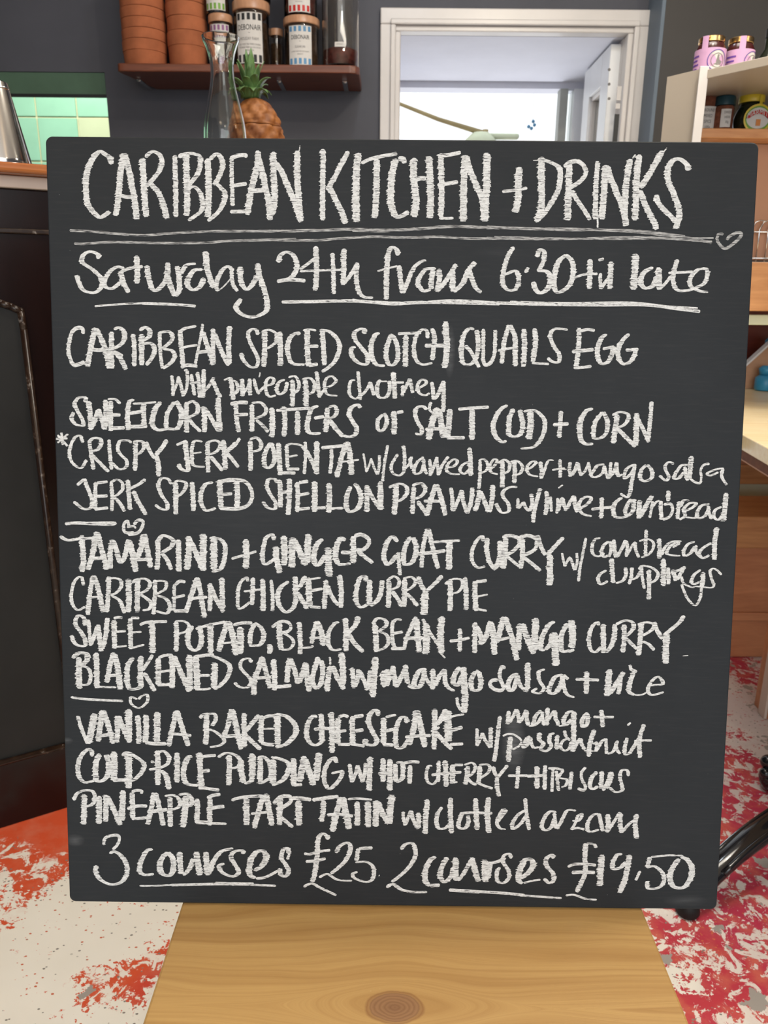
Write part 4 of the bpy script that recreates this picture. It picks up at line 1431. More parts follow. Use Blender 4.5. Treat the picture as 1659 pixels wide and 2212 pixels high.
39v 899,-1941 897,-1838 895,-1741
39v 981,-1632 964,-1816 952,-1956 939,-2076
39v 1063,-1583 1059,-1642 1056,-1712
35v 1066,-1701 1105,-1631 1130,-1566
39v 1135,-1566 1152,-1630 1165,-1700
35v 1164,-1695 1199,-1630 1223,-1570
39v 1229,-1576 1231,-1651 1249,-1721
39v 1364,-1574 1314,-1628 1295,-1715 1336,-1693 1371,-1628
37v 1249,-1726 1306,-1720
37v 1375,-1585 1377,-1649 1400,-1719
39v 1423,-1547 1423,-1627 1420,-1718
37v 1424,-1670 1459,-1616 1489,-1573
39v 1489,-1573 1502,-1648 1530,-1717
27v 1530,-1723 1597,-1716
43v 1666,-1581 1614,-1593 1575,-1668 1597,-1711 1648,-1657
48v 1671,-1581 1670,-1699 1675,-1840 1674,-1969
43v 1796,-1590 1752,-1655 1754,-1725 1795,-1698 1796,-1601
41v 1925,-1562 1933,-1642 1942,-1728
25h 1850,-1631 1943,-1632 2042,-1630
20h 1011,-1826 1068,-1804 1131,-1819 1185,-1867 1165,-1921 1104,-1955
46v 1085,-1830 1077,-1944 1070,-2075
43v 1267,-1823 1227,-1867 1208,-1932 1248,-1899 1268,-1844
37v 1267,-1834 1279,-1888 1302,-1941
37v 1302,-1941 1354,-1930
43v 1360,-1789 1352,-1854 1395,-1897 1365,-1941
25h 1354,-1946 1418,-1967 1459,-1940
39v 1496,-1793 1455,-1810 1451,-1875 1468,-1918 1438,-1961
39v 1525,-1809 1519,-1874 1522,-1950
33v 1627,-1835 1571,-1873 1557,-1928 1595,-1960 1636,-1937 1655,-1872
31v 1589,-1765 1601,-1819 1644,-1862
35v 1673,-1959 1717,-1871 1737,-1839
37v 1742,-1839 1750,-1893 1783,-1946
45v 1870,-1751 1841,-1838 1824,-1924 1822,-2017
27v 1773,-1957 1867,-1962
33v 1833,-1881 1875,-1891
37v 1884,-1869 1896,-1913 1888,-1967
35v 1893,-1956 1937,-1869 1977,-1841
33v 1977,-1836 1980,-1912 1988,-1987
33v 1993,-1987 2045,-1965 2073,-1889
35v 2087,-1856 2074,-1921 2113,-1986
37v 2175,-1828 2157,-1909 2160,-1985 2202,-1974 2241,-1908 2289,-1821
41v 2326,-1697 2294,-1811 2293,-1919 2303,-2022
22h 2239,-1860 2311,-1854 2405,-1852
27v 2170,-1710 2200,-1682
@T13
44v -2843,-2071 -2847,-2022 -2878,-2001 -2943,-2067 -2977,-2166 -2969,-2264 -2918,-2324 -2823,-2306
54v -2768,-2043 -2802,-2120 -2815,-2229 -2802,-2306 -2749,-2305 -2700,-2250 -2687,-2140 -2711,-2053
63v -2636,-2020 -2634,-2140 -2643,-2304
33h -2654,-2304 -2580,-2298 -2506,-2302
63v -2495,-2040 -2499,-2204 -2503,-2379
46v -2559,-2062 -2511,-2029 -2427,-2072 -2355,-2136 -2367,-2202 -2432,-2279 -2496,-2313
52v -2226,-2004 -2224,-2167 -2228,-2343
42v -2227,-2026 -2164,-2014 -2117,-2068 -2134,-2134 -2209,-2178
25h -2292,-2114 -2260,-2119
25h -2309,-2193 -2209,-2178
52v -2199,-2200 -2147,-2254 -2123,-2385
50v -2043,-2024 -2042,-2165 -2048,-2318
52v -1897,-2065 -1933,-2066 -1972,-2153 -1984,-2252 -1948,-2328 -1843,-2343
56v -1833,-2021 -1825,-2195 -1817,-2381
29h -1828,-2065 -1755,-2053 -1676,-2046
35h -1841,-2201 -1735,-2194
31h -1822,-2360 -1738,-2375 -1648,-2385
52v -1550,-2041 -1551,-2183 -1559,-2336
42v -1658,-2064 -1589,-2025 -1505,-2035 -1453,-2083 -1464,-2149 -1549,-2177
56v -1438,-2083 -1439,-2192 -1418,-2312
48v -1413,-2318 -1350,-2290 -1333,-2191 -1333,-2104
63v -1337,-2022 -1333,-2169 -1339,-2257
52v -1259,-2059 -1260,-2190 -1260,-2321
44v -1285,-2070 -1233,-2053 -1180,-2102 -1160,-2189 -1171,-2255 -1245,-2310
63v -1144,-2080 -1139,-2200 -1139,-2320
52v -1159,-2058 -1075,-2073 -991,-2121 -1002,-2209 -1055,-2286 -1150,-2331
54v -947,-2066 -944,-2197 -945,-2339
31h -950,-2329 -866,-2322
63v -844,-2043 -865,-2163 -892,-2295
61v -839,-2065 -802,-2184 -755,-2326
67v -708,-2009 -718,-2129 -734,-2282
46v -545,-2105 -561,-2056 -614,-2095 -655,-2183 -655,-2292 -613,-2357 -550,-2313 -497,-2235 -487,-2181
42v -592,-2209 -477,-2181
39v -419,-2114 -408,-2202 -397,-2294
35h -397,-2294 -361,-2201 -346,-2124
37h -346,-2124 -319,-2211 -297,-2293
35h -297,-2288 -277,-2200 -272,-2102
52v -226,-2041 -230,-2199 -233,-2375
52v -105,-2056 -104,-2176 -103,-2285
31h -151,-2204 -25,-2202
52v -42,-2061 -40,-2219 -39,-2372
46v 12,-2109 13,-2196 20,-2284
46v 20,-2289 72,-2250 81,-2163 70,-2098 17,-2098
29h 80,-2103 164,-2086 237,-2090
44v 149,-2118 150,-2206 146,-2299
33v 359,-2127 322,-2127 302,-2204 319,-2280 367,-2301 408,-2257
37v 418,-2072 417,-2170 417,-2279
48v 476,-2069 486,-2191 491,-2327
27h 350,-2214 481,-2196 632,-2183
52v 547,-2108 549,-2201 551,-2294
25h 563,-2113 647,-2112
35v 550,-2283 598,-2279
46v 694,-2123 685,-2210 672,-2303
33v 657,-2112 730,-2090 763,-2133 732,-2199 681,-2232
29h 691,-2243 734,-2286 777,-2302
46v 804,-2121 801,-2209 792,-2296
35v 793,-2111 867,-2104 899,-2131 879,-2186 807,-2241
25h 787,-2285 861,-2317 930,-2338
39v 930,-2120 942,-2174 969,-2228
39v 1066,-2107 1025,-2162 975,-2228
39v 969,-2228 971,-2316 995,-2414
37v 1166,-2117 1161,-2226 1156,-2335
27h 1069,-2211 1163,-2210 1256,-2208
29h 1247,-2214 1362,-2207 1435,-2201
48v 1340,-2115 1344,-2224 1347,-2333
39v 1417,-2103 1417,-2223 1419,-2343
29h 1491,-2135 1489,-2244 1488,-2364
31v 1523,-2156 1537,-2254 1550,-2353
23h 1444,-2135 1517,-2134 1591,-2150
31v 1591,-2150 1551,-2221 1625,-2242 1617,-2297 1575,-2319
37v 1665,-2165 1663,-2253 1655,-2340
29h 1797,-2120 1759,-2175 1767,-2240 1801,-2306 1786,-2344 1728,-2328
44v 1906,-2162 1861,-2217 1842,-2294 1870,-2332 1921,-2304
44v 1953,-2156 1950,-2238 1949,-2326
37v 1965,-2347 1994,-2292 2013,-2237
58v 2037,-2161 2029,-2237 1996,-2325
35v 2201,-2202 2188,-2148 2136,-2149 2123,-2214 2147,-2301 2144,-2345 2081,-2357 2027,-2314
@T14
53v -2927,-2442 -2931,-2580 -2941,-2741
42v -3029,-2504 -2995,-2438 -2920,-2404 -2847,-2414 -2827,-2480 -2861,-2546 -2957,-2570
53v -2785,-2457 -2788,-2590 -2794,-2734
50v -2721,-2445 -2724,-2578 -2728,-2711
52v -2710,-2456 -2660,-2566 -2590,-2742
57v -2556,-2399 -2565,-2543 -2573,-2698
50v -2472,-2420 -2469,-2541 -2472,-2674
29h -2477,-2415 -2434,-2398 -2382,-2403 -2388,-2430
33h -2523,-2581 -2427,-2552 -2332,-2551
29h -2483,-2680 -2398,-2673 -2334,-2664
48v -2266,-2418 -2295,-2572 -2330,-2733
48v -2250,-2418 -2216,-2571 -2182,-2742
36h -2333,-2612 -2216,-2593 -2142,-2582
50v -2114,-2460 -2116,-2603 -2115,-2753
40v -2166,-2450 -2076,-2443 -2024,-2492 -2036,-2558 -2132,-2592
61v -1971,-2447 -1973,-2590 -1997,-2757
48v -2034,-2437 -1949,-2430 -1908,-2490 -1919,-2535 -1962,-2552
48v -1860,-2473 -1857,-2589 -1864,-2716
38h -1879,-2705 -1795,-2708 -1720,-2709
48v -1733,-2466 -1740,-2599 -1742,-2737
35h -1765,-2467 -1707,-2438 -1638,-2427
38h -1772,-2577 -1698,-2559 -1602,-2547
46v -1742,-2715 -1583,-2718
31h -1535,-2486 -1471,-2463 -1366,-2445 -1239,-2438
57v -1392,-2462 -1393,-2594 -1391,-2727
52v -1228,-2427 -1272,-2571 -1320,-2759
55v -1207,-2416 -1182,-2559 -1151,-2730
25h -1351,-2616 -1251,-2604 -1166,-2594
52v -1070,-2447 -1076,-2579 -1082,-2723
38h -1139,-2514 -1070,-2447 -986,-2440 -975,-2490 -1039,-2540 -1113,-2569
46v -1092,-2624 -1029,-2678 -955,-2744
38h -965,-2457 -880,-2456 -780,-2471
61v -902,-2478 -896,-2599 -896,-2726
38h -770,-2474 -659,-2453 -522,-2435
48v -664,-2475 -664,-2574 -685,-2685
59v -496,-2440 -542,-2606 -579,-2783
63v -480,-2440 -453,-2583 -420,-2754
31h -632,-2618 -521,-2611 -384,-2626
54v -348,-2482 -342,-2592 -341,-2719
44v -437,-2461 -332,-2454 -205,-2464
57v -242,-2481 -241,-2602 -240,-2735
57v -163,-2469 -167,-2601 -171,-2728
59v -153,-2480 -109,-2589 -45,-2699
65v -16,-2412 -31,-2544 -40,-2699
31v 90,-2576 94,-2642 111,-2714
31v 116,-2708 136,-2630 162,-2564
42v 162,-2564 184,-2652 233,-2745
46v 233,-2740 237,-2651 231,-2585
50v 318,-2452 305,-2617 303,-2794
40v 457,-2527 421,-2583 406,-2671 429,-2737 482,-2737 523,-2703
46v 534,-2433 537,-2592 551,-2786
42v 653,-2574 623,-2657 619,-2724 672,-2734 708,-2678 701,-2607
27h 632,-2586 742,-2579 932,-2582
48v 771,-2435 780,-2589 794,-2749
52v 892,-2423 885,-2588 905,-2776
35v 967,-2686 1018,-2619 1053,-2564 1037,-2542 996,-2609 977,-2675 1010,-2730 1063,-2740
38v 1237,-2550 1165,-2606 1125,-2684 1132,-2734 1199,-2683 1249,-2605
37v 1239,-2429 1254,-2572 1285,-2743
40v 1537,-2565 1474,-2560 1423,-2627 1405,-2705 1437,-2743 1489,-2715 1518,-2626
35v 1516,-2571 1530,-2659 1537,-2725
35v 1548,-2730 1587,-2647 1617,-2575 1652,-2541 1721,-2546
29v 1688,-2646 1751,-2645 1780,-2578 1739,-2601 1720,-2667 1680,-2734
23h 1680,-2732 1743,-2717 1807,-2733
38v 1938,-2576 1886,-2588 1841,-2655 1838,-2732 1871,-2754 1944,-2731
40v 1938,-2571 1957,-2653 1982,-2747
44v 2022,-2575 2031,-2664 2024,-2758
35v 2029,-2741 2088,-2641 2138,-2557
44v 2143,-2563 2142,-2662 2162,-2761
35v 2166,-2750 2227,-2672 2283,-2627
46v 2296,-2572 2285,-2671 2306,-2815
@T15
29h -2755,-2944 -2742,-2877 -2678,-2849 -2614,-2848 -2604,-2887 -2627,-2943 -2671,-2988
47v -2704,-3027 -2650,-3010 -2587,-3054 -2541,-3143 -2549,-3255 -2615,-3324 -2711,-3336 -2806,-3281 -2841,-3203 -2824,-3152
49v -2287,-2983 -2341,-2995 -2396,-3085 -2419,-3186 -2378,-3236 -2282,-3229
55v -2144,-3009 -2204,-3071 -2222,-3161 -2196,-3228 -2132,-3239 -2099,-3182 -2098,-3081 -2144,-3009
53v -2032,-3002 -2029,-3103 -2020,-3226
46v -2004,-3237 -1950,-3180 -1906,-3068
63v -1873,-3000 -1864,-3101 -1839,-3235
57v -1782,-2999 -1778,-3099 -1769,-3234
51v -1759,-3223 -1714,-3099 -1639,-2997 -1522,-2962
46v -1426,-3017 -1437,-2983 -1511,-2995 -1544,-3052 -1502,-3130 -1470,-3196 -1524,-3242 -1620,-3210 -1662,-3143 -1608,-3114
34v -2423,-3349 -2284,-3347 -2070,-3333
27h -2123,-3338 -1856,-3327 -1642,-3320 -1366,-3321
14h -1696,-3306 -1366,-3310
27h -1543,-3323 -1329,-3313
42v -1372,-3324 -1116,-3332
59v -1328,-3183 -1254,-3138 -1211,-3059 -1231,-2992 -1295,-2993 -1349,-3060 -1371,-3161 -1361,-3229 -1308,-3256
27h -1308,-3262 -1222,-3249 -1115,-3192 -1073,-3158
46v -992,-3011 -1008,-2956 -1051,-2978 -1062,-3057 -1019,-3123 -993,-3190 -1030,-3236 -1073,-3214 -1073,-3158
27h -1008,-3067 -987,-3011
46v -616,-2862 -637,-2823 -679,-2807 -716,-2874 -721,-3019 -742,-3187 -769,-3288
27h -849,-3004 -796,-3011 -711,-2985 -599,-2967
29h -833,-3085 -732,-3075 -642,-3051
40v -854,-3340 -774,-3305 -689,-3349 -539,-3421
44v -546,-2994 -509,-2927 -435,-2893 -403,-2948 -445,-3060 -530,-3151 -593,-3202
36v -705,-3243 -625,-3208 -529,-3263 -390,-3272
31h -196,-2940 -276,-2944 -329,-2952
42v -334,-2947 -349,-3070
38v -360,-3087 -264,-3080 -200,-3113 -178,-3180 -199,-3259 -262,-3282 -359,-3249 -385,-3205 -338,-3182
8h -137,-3224 -127,-3210
42v 72,-2953 113,-2902 177,-2890 209,-2940 210,-3018 159,-3119 75,-3210 -10,-3279
46v -62,-3336 1,-3301 87,-3356 194,-3377 328,-3376
55v 407,-3021 349,-3061 308,-3162 310,-3263 353,-3313
36h 353,-3313 449,-3304
51v 518,-3025 467,-3115 453,-3216 491,-3272 554,-3215 573,-3125
59v 593,-3024 595,-3136 603,-3259
42v 619,-3259 681,-3169 742,-3045
55v 747,-3022 776,-3134 816,-3262
63v 874,-3043 877,-3155 885,-3267
53v 891,-3076 944,-3076 1018,-3052 1060,-3018
53v 923,-3076 905,-3233
40v 1123,-3029 1101,-2984 1049,-3007 1050,-3074 1095,-3141 1107,-3219 1055,-3276 996,-3254 989,-3165 1020,-3120
59v 1214,-3229 1297,-3161 1332,-3082 1304,-3038 1251,-3049 1211,-3139 1198,-3241 1236,-3279
19h 1247,-3274 1331,-3250 1406,-3238
46v 1526,-3024 1504,-2990 1452,-3036 1465,-3103 1520,-3169 1533,-3236 1492,-3270 1437,-3226
34h 535,-3353 674,-3360 834,-3369
29h 781,-3364 1047,-3377 1261,-3397
42v 1208,-3398 1368,-3407 1614,-3421
36v 1919,-2914 1907,-2881 1849,-2871 1823,-2888
48v 1827,-2866 1822,-3021 1832,-3155 1794,-3268 1754,-3359
29h 1661,-3107 1724,-3079 1830,-3077 1931,-3087
34h 1700,-3163 1811,-3156 1923,-3160
38v 1649,-3394 1734,-3387 1842,-3425 1949,-3433
59v 1985,-2980 1975,-3131 1976,-3294
46v 2175,-2972 2123,-2984 2089,-3063 2096,-3119 2160,-3107 2210,-3050
53v 2244,-2977 2229,-3106 2207,-3240 2164,-3359
27h 2352,-3138 2313,-3233
38v 2753,-2982 2620,-2978 2446,-2997
42v 2441,-2997 2414,-3103
42v 2409,-3103 2488,-3091 2565,-3157 2580,-3247 2529,-3304 2434,-3310 2420,-3238
55v 2717,-3010 2658,-3100 2636,-3201 2677,-3290 2773,-3295 2832,-3199 2838,-3098 2792,-3020 2727,-2993'''
NAMES = {'T1': 'chalk title CARIBBEAN KITCHEN + DRINKS', 'T1b': 'double chalk underline ending in a small heart', 'T2': 'chalk line Saturday 24th from 6.30 til late',
 'T3': 'chalk line CARIBBEAN SPICED SCOTCH QUAILS EGG', 'T4': 'chalk line with pineapple chutney', 'T5': 'chalk line SWEETCORN FRITTERS or SALT COD + CORN',
 'T6': 'chalk line *CRISPY JERK POLENTA', 'T6b': 'smaller chalk line w/ charred pepper + mango salsa', 'T7': 'chalk line JERK SPICED SHELL ON PRAWNS w/ lime + cornbread',
 'T7b': 'short chalk dash under the prawns line', 'T8': 'chalk line TAMARIND + GINGER GOAT CURRY with a heart over it', 'T8b': 'smaller chalk words w/ cornbread dumplings', 'T9': 'chalk line CARIBBEAN CHICKEN CURRY PIE',
 'T10': 'chalk line SWEET POTATO, BLACK BEAN + MANGO CURRY', 'T11': 'chalk line BLACKENED SALMON w/ mango salsa + rice', 'T11b': 'chalk dash and heart above the puddings',
 'T12': 'chalk line VANILLA BAKED CHEESECAKE w/ mango + passionfruit', 'T13': 'chalk line COLD RICE PUDDING w/ HOT CHERRY + HIBISCUS', 'T14': 'chalk line PINEAPPLE TART TATIN w/ clotted cream',
 'T15': 'chalk price line 3 courses 25 pounds, 2 courses 19.50'}
def stroke(bm, w, horiz, pts, zz, thin=False):
    rnd = random.random
    w *= 1e-4
    path = crom([(a*1e-4, b*1e-4, 0) for a, b in pts], .00032)
    n = len(path); w *= .93; h = w*.58 if not horiz else w*1.12
    rows = []; tooth = 0; jl = jr = 0; left = 0
    per = random.uniform(.0006, .0015); acc = 0; ny0 = None
    total = sum((path[i+1]-path[i]).length for i in range(n-1)); run = 0
    for i, p in enumerate(path):
        if i: run += (p-path[i-1]).length
        t = path[min(i+3, n-1)]-path[max(i-3, 0)]
        if t.length < 1e-7: continue
        t.normalize(); nx, ny = -t.y, t.x
        hw = math.sqrt((w/2*nx)**2+(h/2*ny)**2)
        # soft rounding at both ends
        e = min(run, total-run)/(w*.33)
        if e < 1: hw *= (.35+.65*e) if run < total-run else (.55+.45*e)
        if acc <= 0:
            jl = rnd()**2*w*.22; jr = rnd()**1.6*w*.34; per = random.uniform(.0005, .0015); acc = per
        acc -= abs(t.y)*.00032+.00006
        k = acc/max(per, 1e-5)
        # teeth pulled sideways, like chalk dragged over board grain
        ax = abs(nx); sgn = 1 if nx > 0 else -1
        L_ = p+V((nx, ny, 0))*hw+V((sgn, 0, 0))*jl*ax*(1-.9*k); R_ = p-V((nx, ny, 0))*hw-V((sgn, 0, 0))*jr*ax*(1-.9*k)
        rows.append((bm.verts.new((L_.x, L_.y, zz)), bm.verts.new((p.x, p.y, zz+.00012)), bm.verts.new((R_.x, R_.y, zz))))
    for a, b in zip(rows, rows[1:]):
        for k in (0, 1):
            bm.faces.new((a[k], a[k+1], b[k+1], b[k]))
cur = None; bm = None; cnt = 0
def flush(key, bm):
    if bm is None: return
    thin = key in ('T1b',)
    for f in bm.faces:
        f.normal_update()
        if f.normal.z < 0: f.normal_flip()
    o = mesh('chalk_lettering' if key not in ('T1b', 'T7b', 'T11b') else 'chalk_underline', bm, M['thin_chalk'] if thin else M['chalk'], cb)
    o['label'] = NAMES[key]
for ln in STROKES.strip().splitlines():
    if ln[0] == '@':
        flush(cur, bm); cur = ln[1:]; bm = bmesh.new(); continue
    a, rest = ln.split(' ', 1)
    pts = [tuple(int(k) for k in q.split(',')) for q in rest.split()]
    cnt += 1
    stroke(bm, float(a[:-1])*(.86 if cur in ('T4', 'T6b', 'T8b') else .94), a[-1] == 'h', pts, .00025+(cnt % 23)*.000008)
flush(cur, bm)

# ---------------------------------------------------------------- bar on the left
c0, c1 = at(0, 1790, z=0), at(145, 1745, z=0)
bd_ = (c1-c0).normalized(); ang = math.atan2(bd_.y, bd_.x)
# local frame: x along the front towards the right, y into the bar, z up; origin where the front meets the floor at the frame's left
bar = empty('bar_counter', (c0.x, c0.y, 0), 'dark mahogany panelled bar with a wooden top at the left', 'bar counter', rz=ang)
Minv = (Matrix.Translation(V((c0.x, c0.y, 0))) @ Matrix.Rotation(ang, 4, 'Z')).inverted()
nrm = V((bd_.y, -bd_.x, 0))
def onbar(u, v, off=0):
    d = FW + RT*((u-829.5)/FPX) + UP*((1106-v)/FPX)
    o = V((c0.x, c0.y, 0))+nrm*off
    k = (o-CAM).dot(nrm)/d.dot(nrm)
    return Minv @ (CAM+d*k)
XL, XR = -.75, 1.0
zt0 = onbar(50, 379, .02).z; zt1 = onbar(50, 350, .05).z; zs = onbar(50, 409, .0).z
mesh('bar_body', B(XL, XR, 0, .45, 0, zs, .002), M['mahog'], bar)
mesh('white_fascia', B(XL, XR, -.012, .45, zs+.0005, zt0, .002), M['white_strip'], bar)
mesh('counter_top', B(XL, XR, -.045, .48, zt0+.0005, zt1, .006, seg=3), M['counter_wood'], bar)
# raised frame moulding round the sunk black panel, with a shaped corner
A0, A1, A2 = onbar(0, 655), onbar(22, 662), onbar(44, 672)
B1, C1, C2 = onbar(128, 1340), onbar(136, 1600), onbar(0, 1648)
zlow = (onbar(125, 1612).z+onbar(0, 1647).z)/2
xr_ = (A2.x+onbar(88, 1000).x)/2
xr_ = onbar(100, 1120).x
out = [(XL+.1, A0.z), (A0.x, A0.z), (A1.x, A1.z), (A2.x, A2.z), (xr_, A2.z-.03), (xr_+.001, zlow), (XL+.1, zlow)]
path = [V((x, -.004, z)) for x, z in out]
pn = bmesh.new(); prism(pn, [(x, -.0012, z) for x, z in out], (0, .001, 0)); mesh('sunk_panel', pn, M['panel'], bar)
mb = bmesh.new()
def strip(bm, p, q, r, fl):
    sweep(bm, [p, q], r, 8)
for a, b in zip(path, path[1:]+path[:1]):
    strip(mb, a, b, .006, 1); strip(mb, a+V((0, -.003, 0)), b+V((0, -.003, 0)), .004, 1)
for p in path:
    b = bmesh.new(); bmesh.ops.create_uvsphere(b, u_segments=8, v_segments=6, radius=.0062); bmesh.ops.translate(b, vec=p, verts=b.verts); merge(mb, b)
mesh('panel_moulding', mb, M['mould'], bar, smooth=True)
zrail = onbar(50, 500).z
mesh('bead_rail', B(XL, XR, -.006, -.0005, zrail-.004, zrail+.004, .002), M['mould'], bar)
# steel cocktail shaker on the bar
zt = zt1
sp = at(30, 345, z=zt+.0); s0 = at(24, 350, z=zt)
dsh = 1.36
sc_ = V((at(8, 345, y=dsh).x, dsh, zt))
sh = empty('cocktail_shaker', sc_, 'polished steel cocktail shaker standing on the left end of the bar', 'shaker')
Zc = (sc_-CAM).dot(FW)
hh = at(22, 176, y=dsh).z-zt
rb = 54/FPX*Zc
mesh('tin', L([(0, .001), (rb*1.02, .001), (rb*1.04, .004), (rb*1.02, .01), (rb*.50, hh*.93), (rb*.46, hh*.985), (rb*.38, hh), (0, hh)], 48), M['steel'], sh, 'auto')
mesh('rim_band', L([(rb*.515, hh*.90), (rb*.53, hh*.905), (rb*.525, hh*.925), (rb*.50, hh*.93)], 48), M['steel'], sh, True)

# glass carafe and carved pineapple further along the bar
YCf = 1.60
def stand(u, vtop, y): return V((at(u, vtop, y=y).x, y, zt))
cp_ = stand(482, 200, YCf); zc_ = (at(482, 200, y=YCf)-CAM).dot(FW)
car = empty('glass_carafe', cp_, 'clear glass carafe with a waisted neck in front of the pineapple', 'carafe')
K = zc_/FPX
def zpx(v): return at(482, v, y=YCf).z-zt
prof = [(.0, .004), (36*K, .004), (44*K, .012), (47*K, .05)]
prof += [(46*K, zpx(300)), (43*K, zpx(265)), (35*K, zpx(225)), (28*K, zpx(190)), (24.5*K, zpx(160)), (26*K, zpx(130)), (33*K, zpx(103)), (39*K, zpx(88)), (40.5*K, zpx(81)), (39*K, zpx(79))]
prof = [(p.x, p.y) for p in crom([(r, z, 0) for r, z in prof[2:]], .004)]
prof = [(0, .003), (36*K, .0025)]+prof
inner = [(max(r-.0028, 0.0), z if z > .02 else z+.006) for r, z in prof][::-1]
inner[-1] = (0, .010); inner[-2] = (33*K, .011)
bm = L(prof+inner, 56)
for v in bm.verts:      # vertical flutes
    r = math.hypot(v.co.x, v.co.y); a = math.atan2(v.co.y, v.co.x)
    if r > .01 and v.co.z < zpx(120):
        k = 1+.022*math.cos(8*a); v.co.x *= k; v.co.y *= k
mesh('carafe_glass', bm, M['glass'], car, smooth=True)
YPn = 1.80
pp = stand(552, 250, YPn); Kp = (at(552, 250, y=YPn)-CAM).dot(FW)/FPX
pi_ = empty('carved_pineapple', pp, 'carved wooden pineapple box with green leaves behind the carafe', 'pineapple')
def zp(v): return at(552, v, y=YPn).z-zt
def pine_bm(z0, z1):
    bm = bmesh.new(); n = 48; rings = []
    zs_ = [z0+(z1-z0)*i/26 for i in range(27)]
    top = zp(212); mid = zp(330); bot = .0
    for z in zs_:
        s = (z-mid)/((top-mid) if z > mid else (mid-bot)*1.35)
        r = 58*Kp*math.sqrt(max(.0, 1-abs(s)**2.3))+.002
        ring = []
        for i in range(n):
            a = 2*math.pi*i/n
            u_ = a*10/(2*math.pi)*1.0; v_ = z/.034
            f = abs(math.sin(math.pi*(u_+v_)))*abs(math.sin(math.pi*(u_-v_)))
            rr = r*(.88+.19*f**.55)
            ring.append(bm.verts.new((rr*math.cos(a), rr*math.sin(a), z)))
        rings.append(ring)
    for a, b in zip(rings, rings[1:]):
        for i in range(n): bm.faces.new((a[i], a[(i+1) % n], b[(i+1) % n], b[i]))
    bm.faces.new(rings[0][::-1]); bm.faces.new(rings[-1]); return bm
zj = zp(277)
mesh('pineapple_lid', pine_bm(zj+.0012, zp(212)), M['pine_skin'], pi_, smooth=True)
mesh('pineapple_body', pine_bm(0.0005, zj), M['pine_skin'], pi_, smooth=True)
crown = empty  # crown of separate leaves
z0 = zp(216)
k_ = 0
for ring_i, (nl, ln, sp_, rr) in enumerate(((5, .125, .10, .004), (7, .105, .35, .009), (8, .085, .75, .013), (9, .060, 1.1, .016))):
    for i in range(nl):
        a = 2*math.pi*(i+.37*ring_i)/nl+random.uniform(-.2, .2); l = ln*Kp*720*random.uniform(.85, 1.12)
        bm = bmesh.new(); rows = []
        for s in range(8):
            t_ = s/7; ro_ = rr+l*math.sin(sp_*t_)*.75*t_**.6; zz = l*math.cos(sp_*t_*1.25)*t_
            wd = .0135*(1-t_**1.8)*(.75+.5*t_)+.0006
            c_, s_ = math.cos(a), math.sin(a)
            rows.append([bm.verts.new((c_*ro_-s_*q_*wd-.008, s_*ro_+c_*q_*wd, z0+zz+(.0035 if q_ else 0)*(1-t_))) for q_ in (-1, 0, 1)])
        for x, y in zip(rows, rows[1:]):
            bm.faces.new((x[0], x[1], y[1], y[0])); bm.faces.new((x[1], x[2], y[2], y[1]))
        o = mesh('crown_leaf', bm, M['leaf'], pi_, smooth=True)
        md = o.modifiers.new('thickness', 'SOLIDIFY'); md.thickness = .0012

# ---------------------------------------------------------------- shelf on the rear wall with pots and jars
YS = 2.76
sl, sr = at(250, 124, y=YS), at(776, 153, y=YS)
zsf = (at(300, 127, y=YS).z+at(700, 149, y=YS).z)/2
shf = empty('wall_shelf', (0, 0, 0), 'dark varnished wooden shelf on the navy wall holding pots and jars', 'shelf')
x0, x1_ = sl.x, sr.x
pts = []
r = .03
for cx, cy, a0 in ((x1_-r, YS+r, -90), ): pass
out = [(x0, YS+.01), (x0+.008, YS+.001), (x0+.02, YS), (x1_-.03, YS), (x1_-.01, YS+.006), (x1_, YS+.025), (x1_, YW-.001), (x0+.06, YW-.001)]
mesh('shelf_board', PR([(x, y, zsf-.024) for x, y in out], (0, 0, .024), .003), M['shelf_wood'], shf)
for u, v in ((308, 174), (607, 185), (746, 186)):
    p = at(u, v, y=2.9)
    bm = bmesh.new(); box(bm, -.008, .008, -.05, .098, zsf-.0275-p.z*0, zsf-.0245, .001); 
    o = mesh('bracket', bm, M['chrome'], shf); o.location = (p.x, 2.9, 0)
    o = mesh('screw', L([(0, -.004), (.006, -.003), (.007, 0)], 12), M['chrome'], shf, True); o.location = (p.x, 2.86, zsf-.0275)
PO = zsf+.0005
def px_w(y, v=100): return (at(500, v, y=y)-CAM).dot(FW)/FPX
# stacked terracotta pots: each pot nests in the one under it so only rims show
def pot_stack(u0, u1, y, base_label, rims, grp, rim_px):
    K = px_w(y); cx = at((u0+u1)/2, 100, y=y).x; R_ = (u1-u0)/2*K
    z = PO; hs = rim_px*K; k = 0
    proto = None
    for i in range(rims):
        e = empty('terracotta_pot', (cx+random.uniform(-.002, .002), y, z), base_label[i], 'plant pot', grp)
        if proto is None:
            pass
        if i == 0:
            prof = [(0, 0), (R_*.90, 0), (R_*.93, .003), (R_*.965, hs*1.55), (R_*.965, hs*1.56)]
            prof += [(R_*.99, hs*1.58), (R_*1.0, hs*2.5), (R_*.98, hs*2.55), (R_*.90, hs*2.55), (R_*.86, hs*1.5), (0, hs*1.4)]
            mesh('pot_wall', L(prof, 44), M['terracotta'], e, 'auto'); z += hs*2.56
        else:
            prof = [(R_*.72, -hs*.0+.0004), (R_*.965, .0004), (R_*.985, .0015), (R_*1.0, hs*.88), (R_*.99, hs*.94), (R_*.89, hs*.94), (R_*.86, hs*.2), (R_*.72, .002)]
            mesh('pot_rim', L(prof, 44), M['terracotta'], e, 'auto'); z += hs*.96
POTN = ['bottom', 'second', 'third', 'fourth', 'fifth', 'sixth', 'seventh', 'eighth', 'ninth', 'tenth']
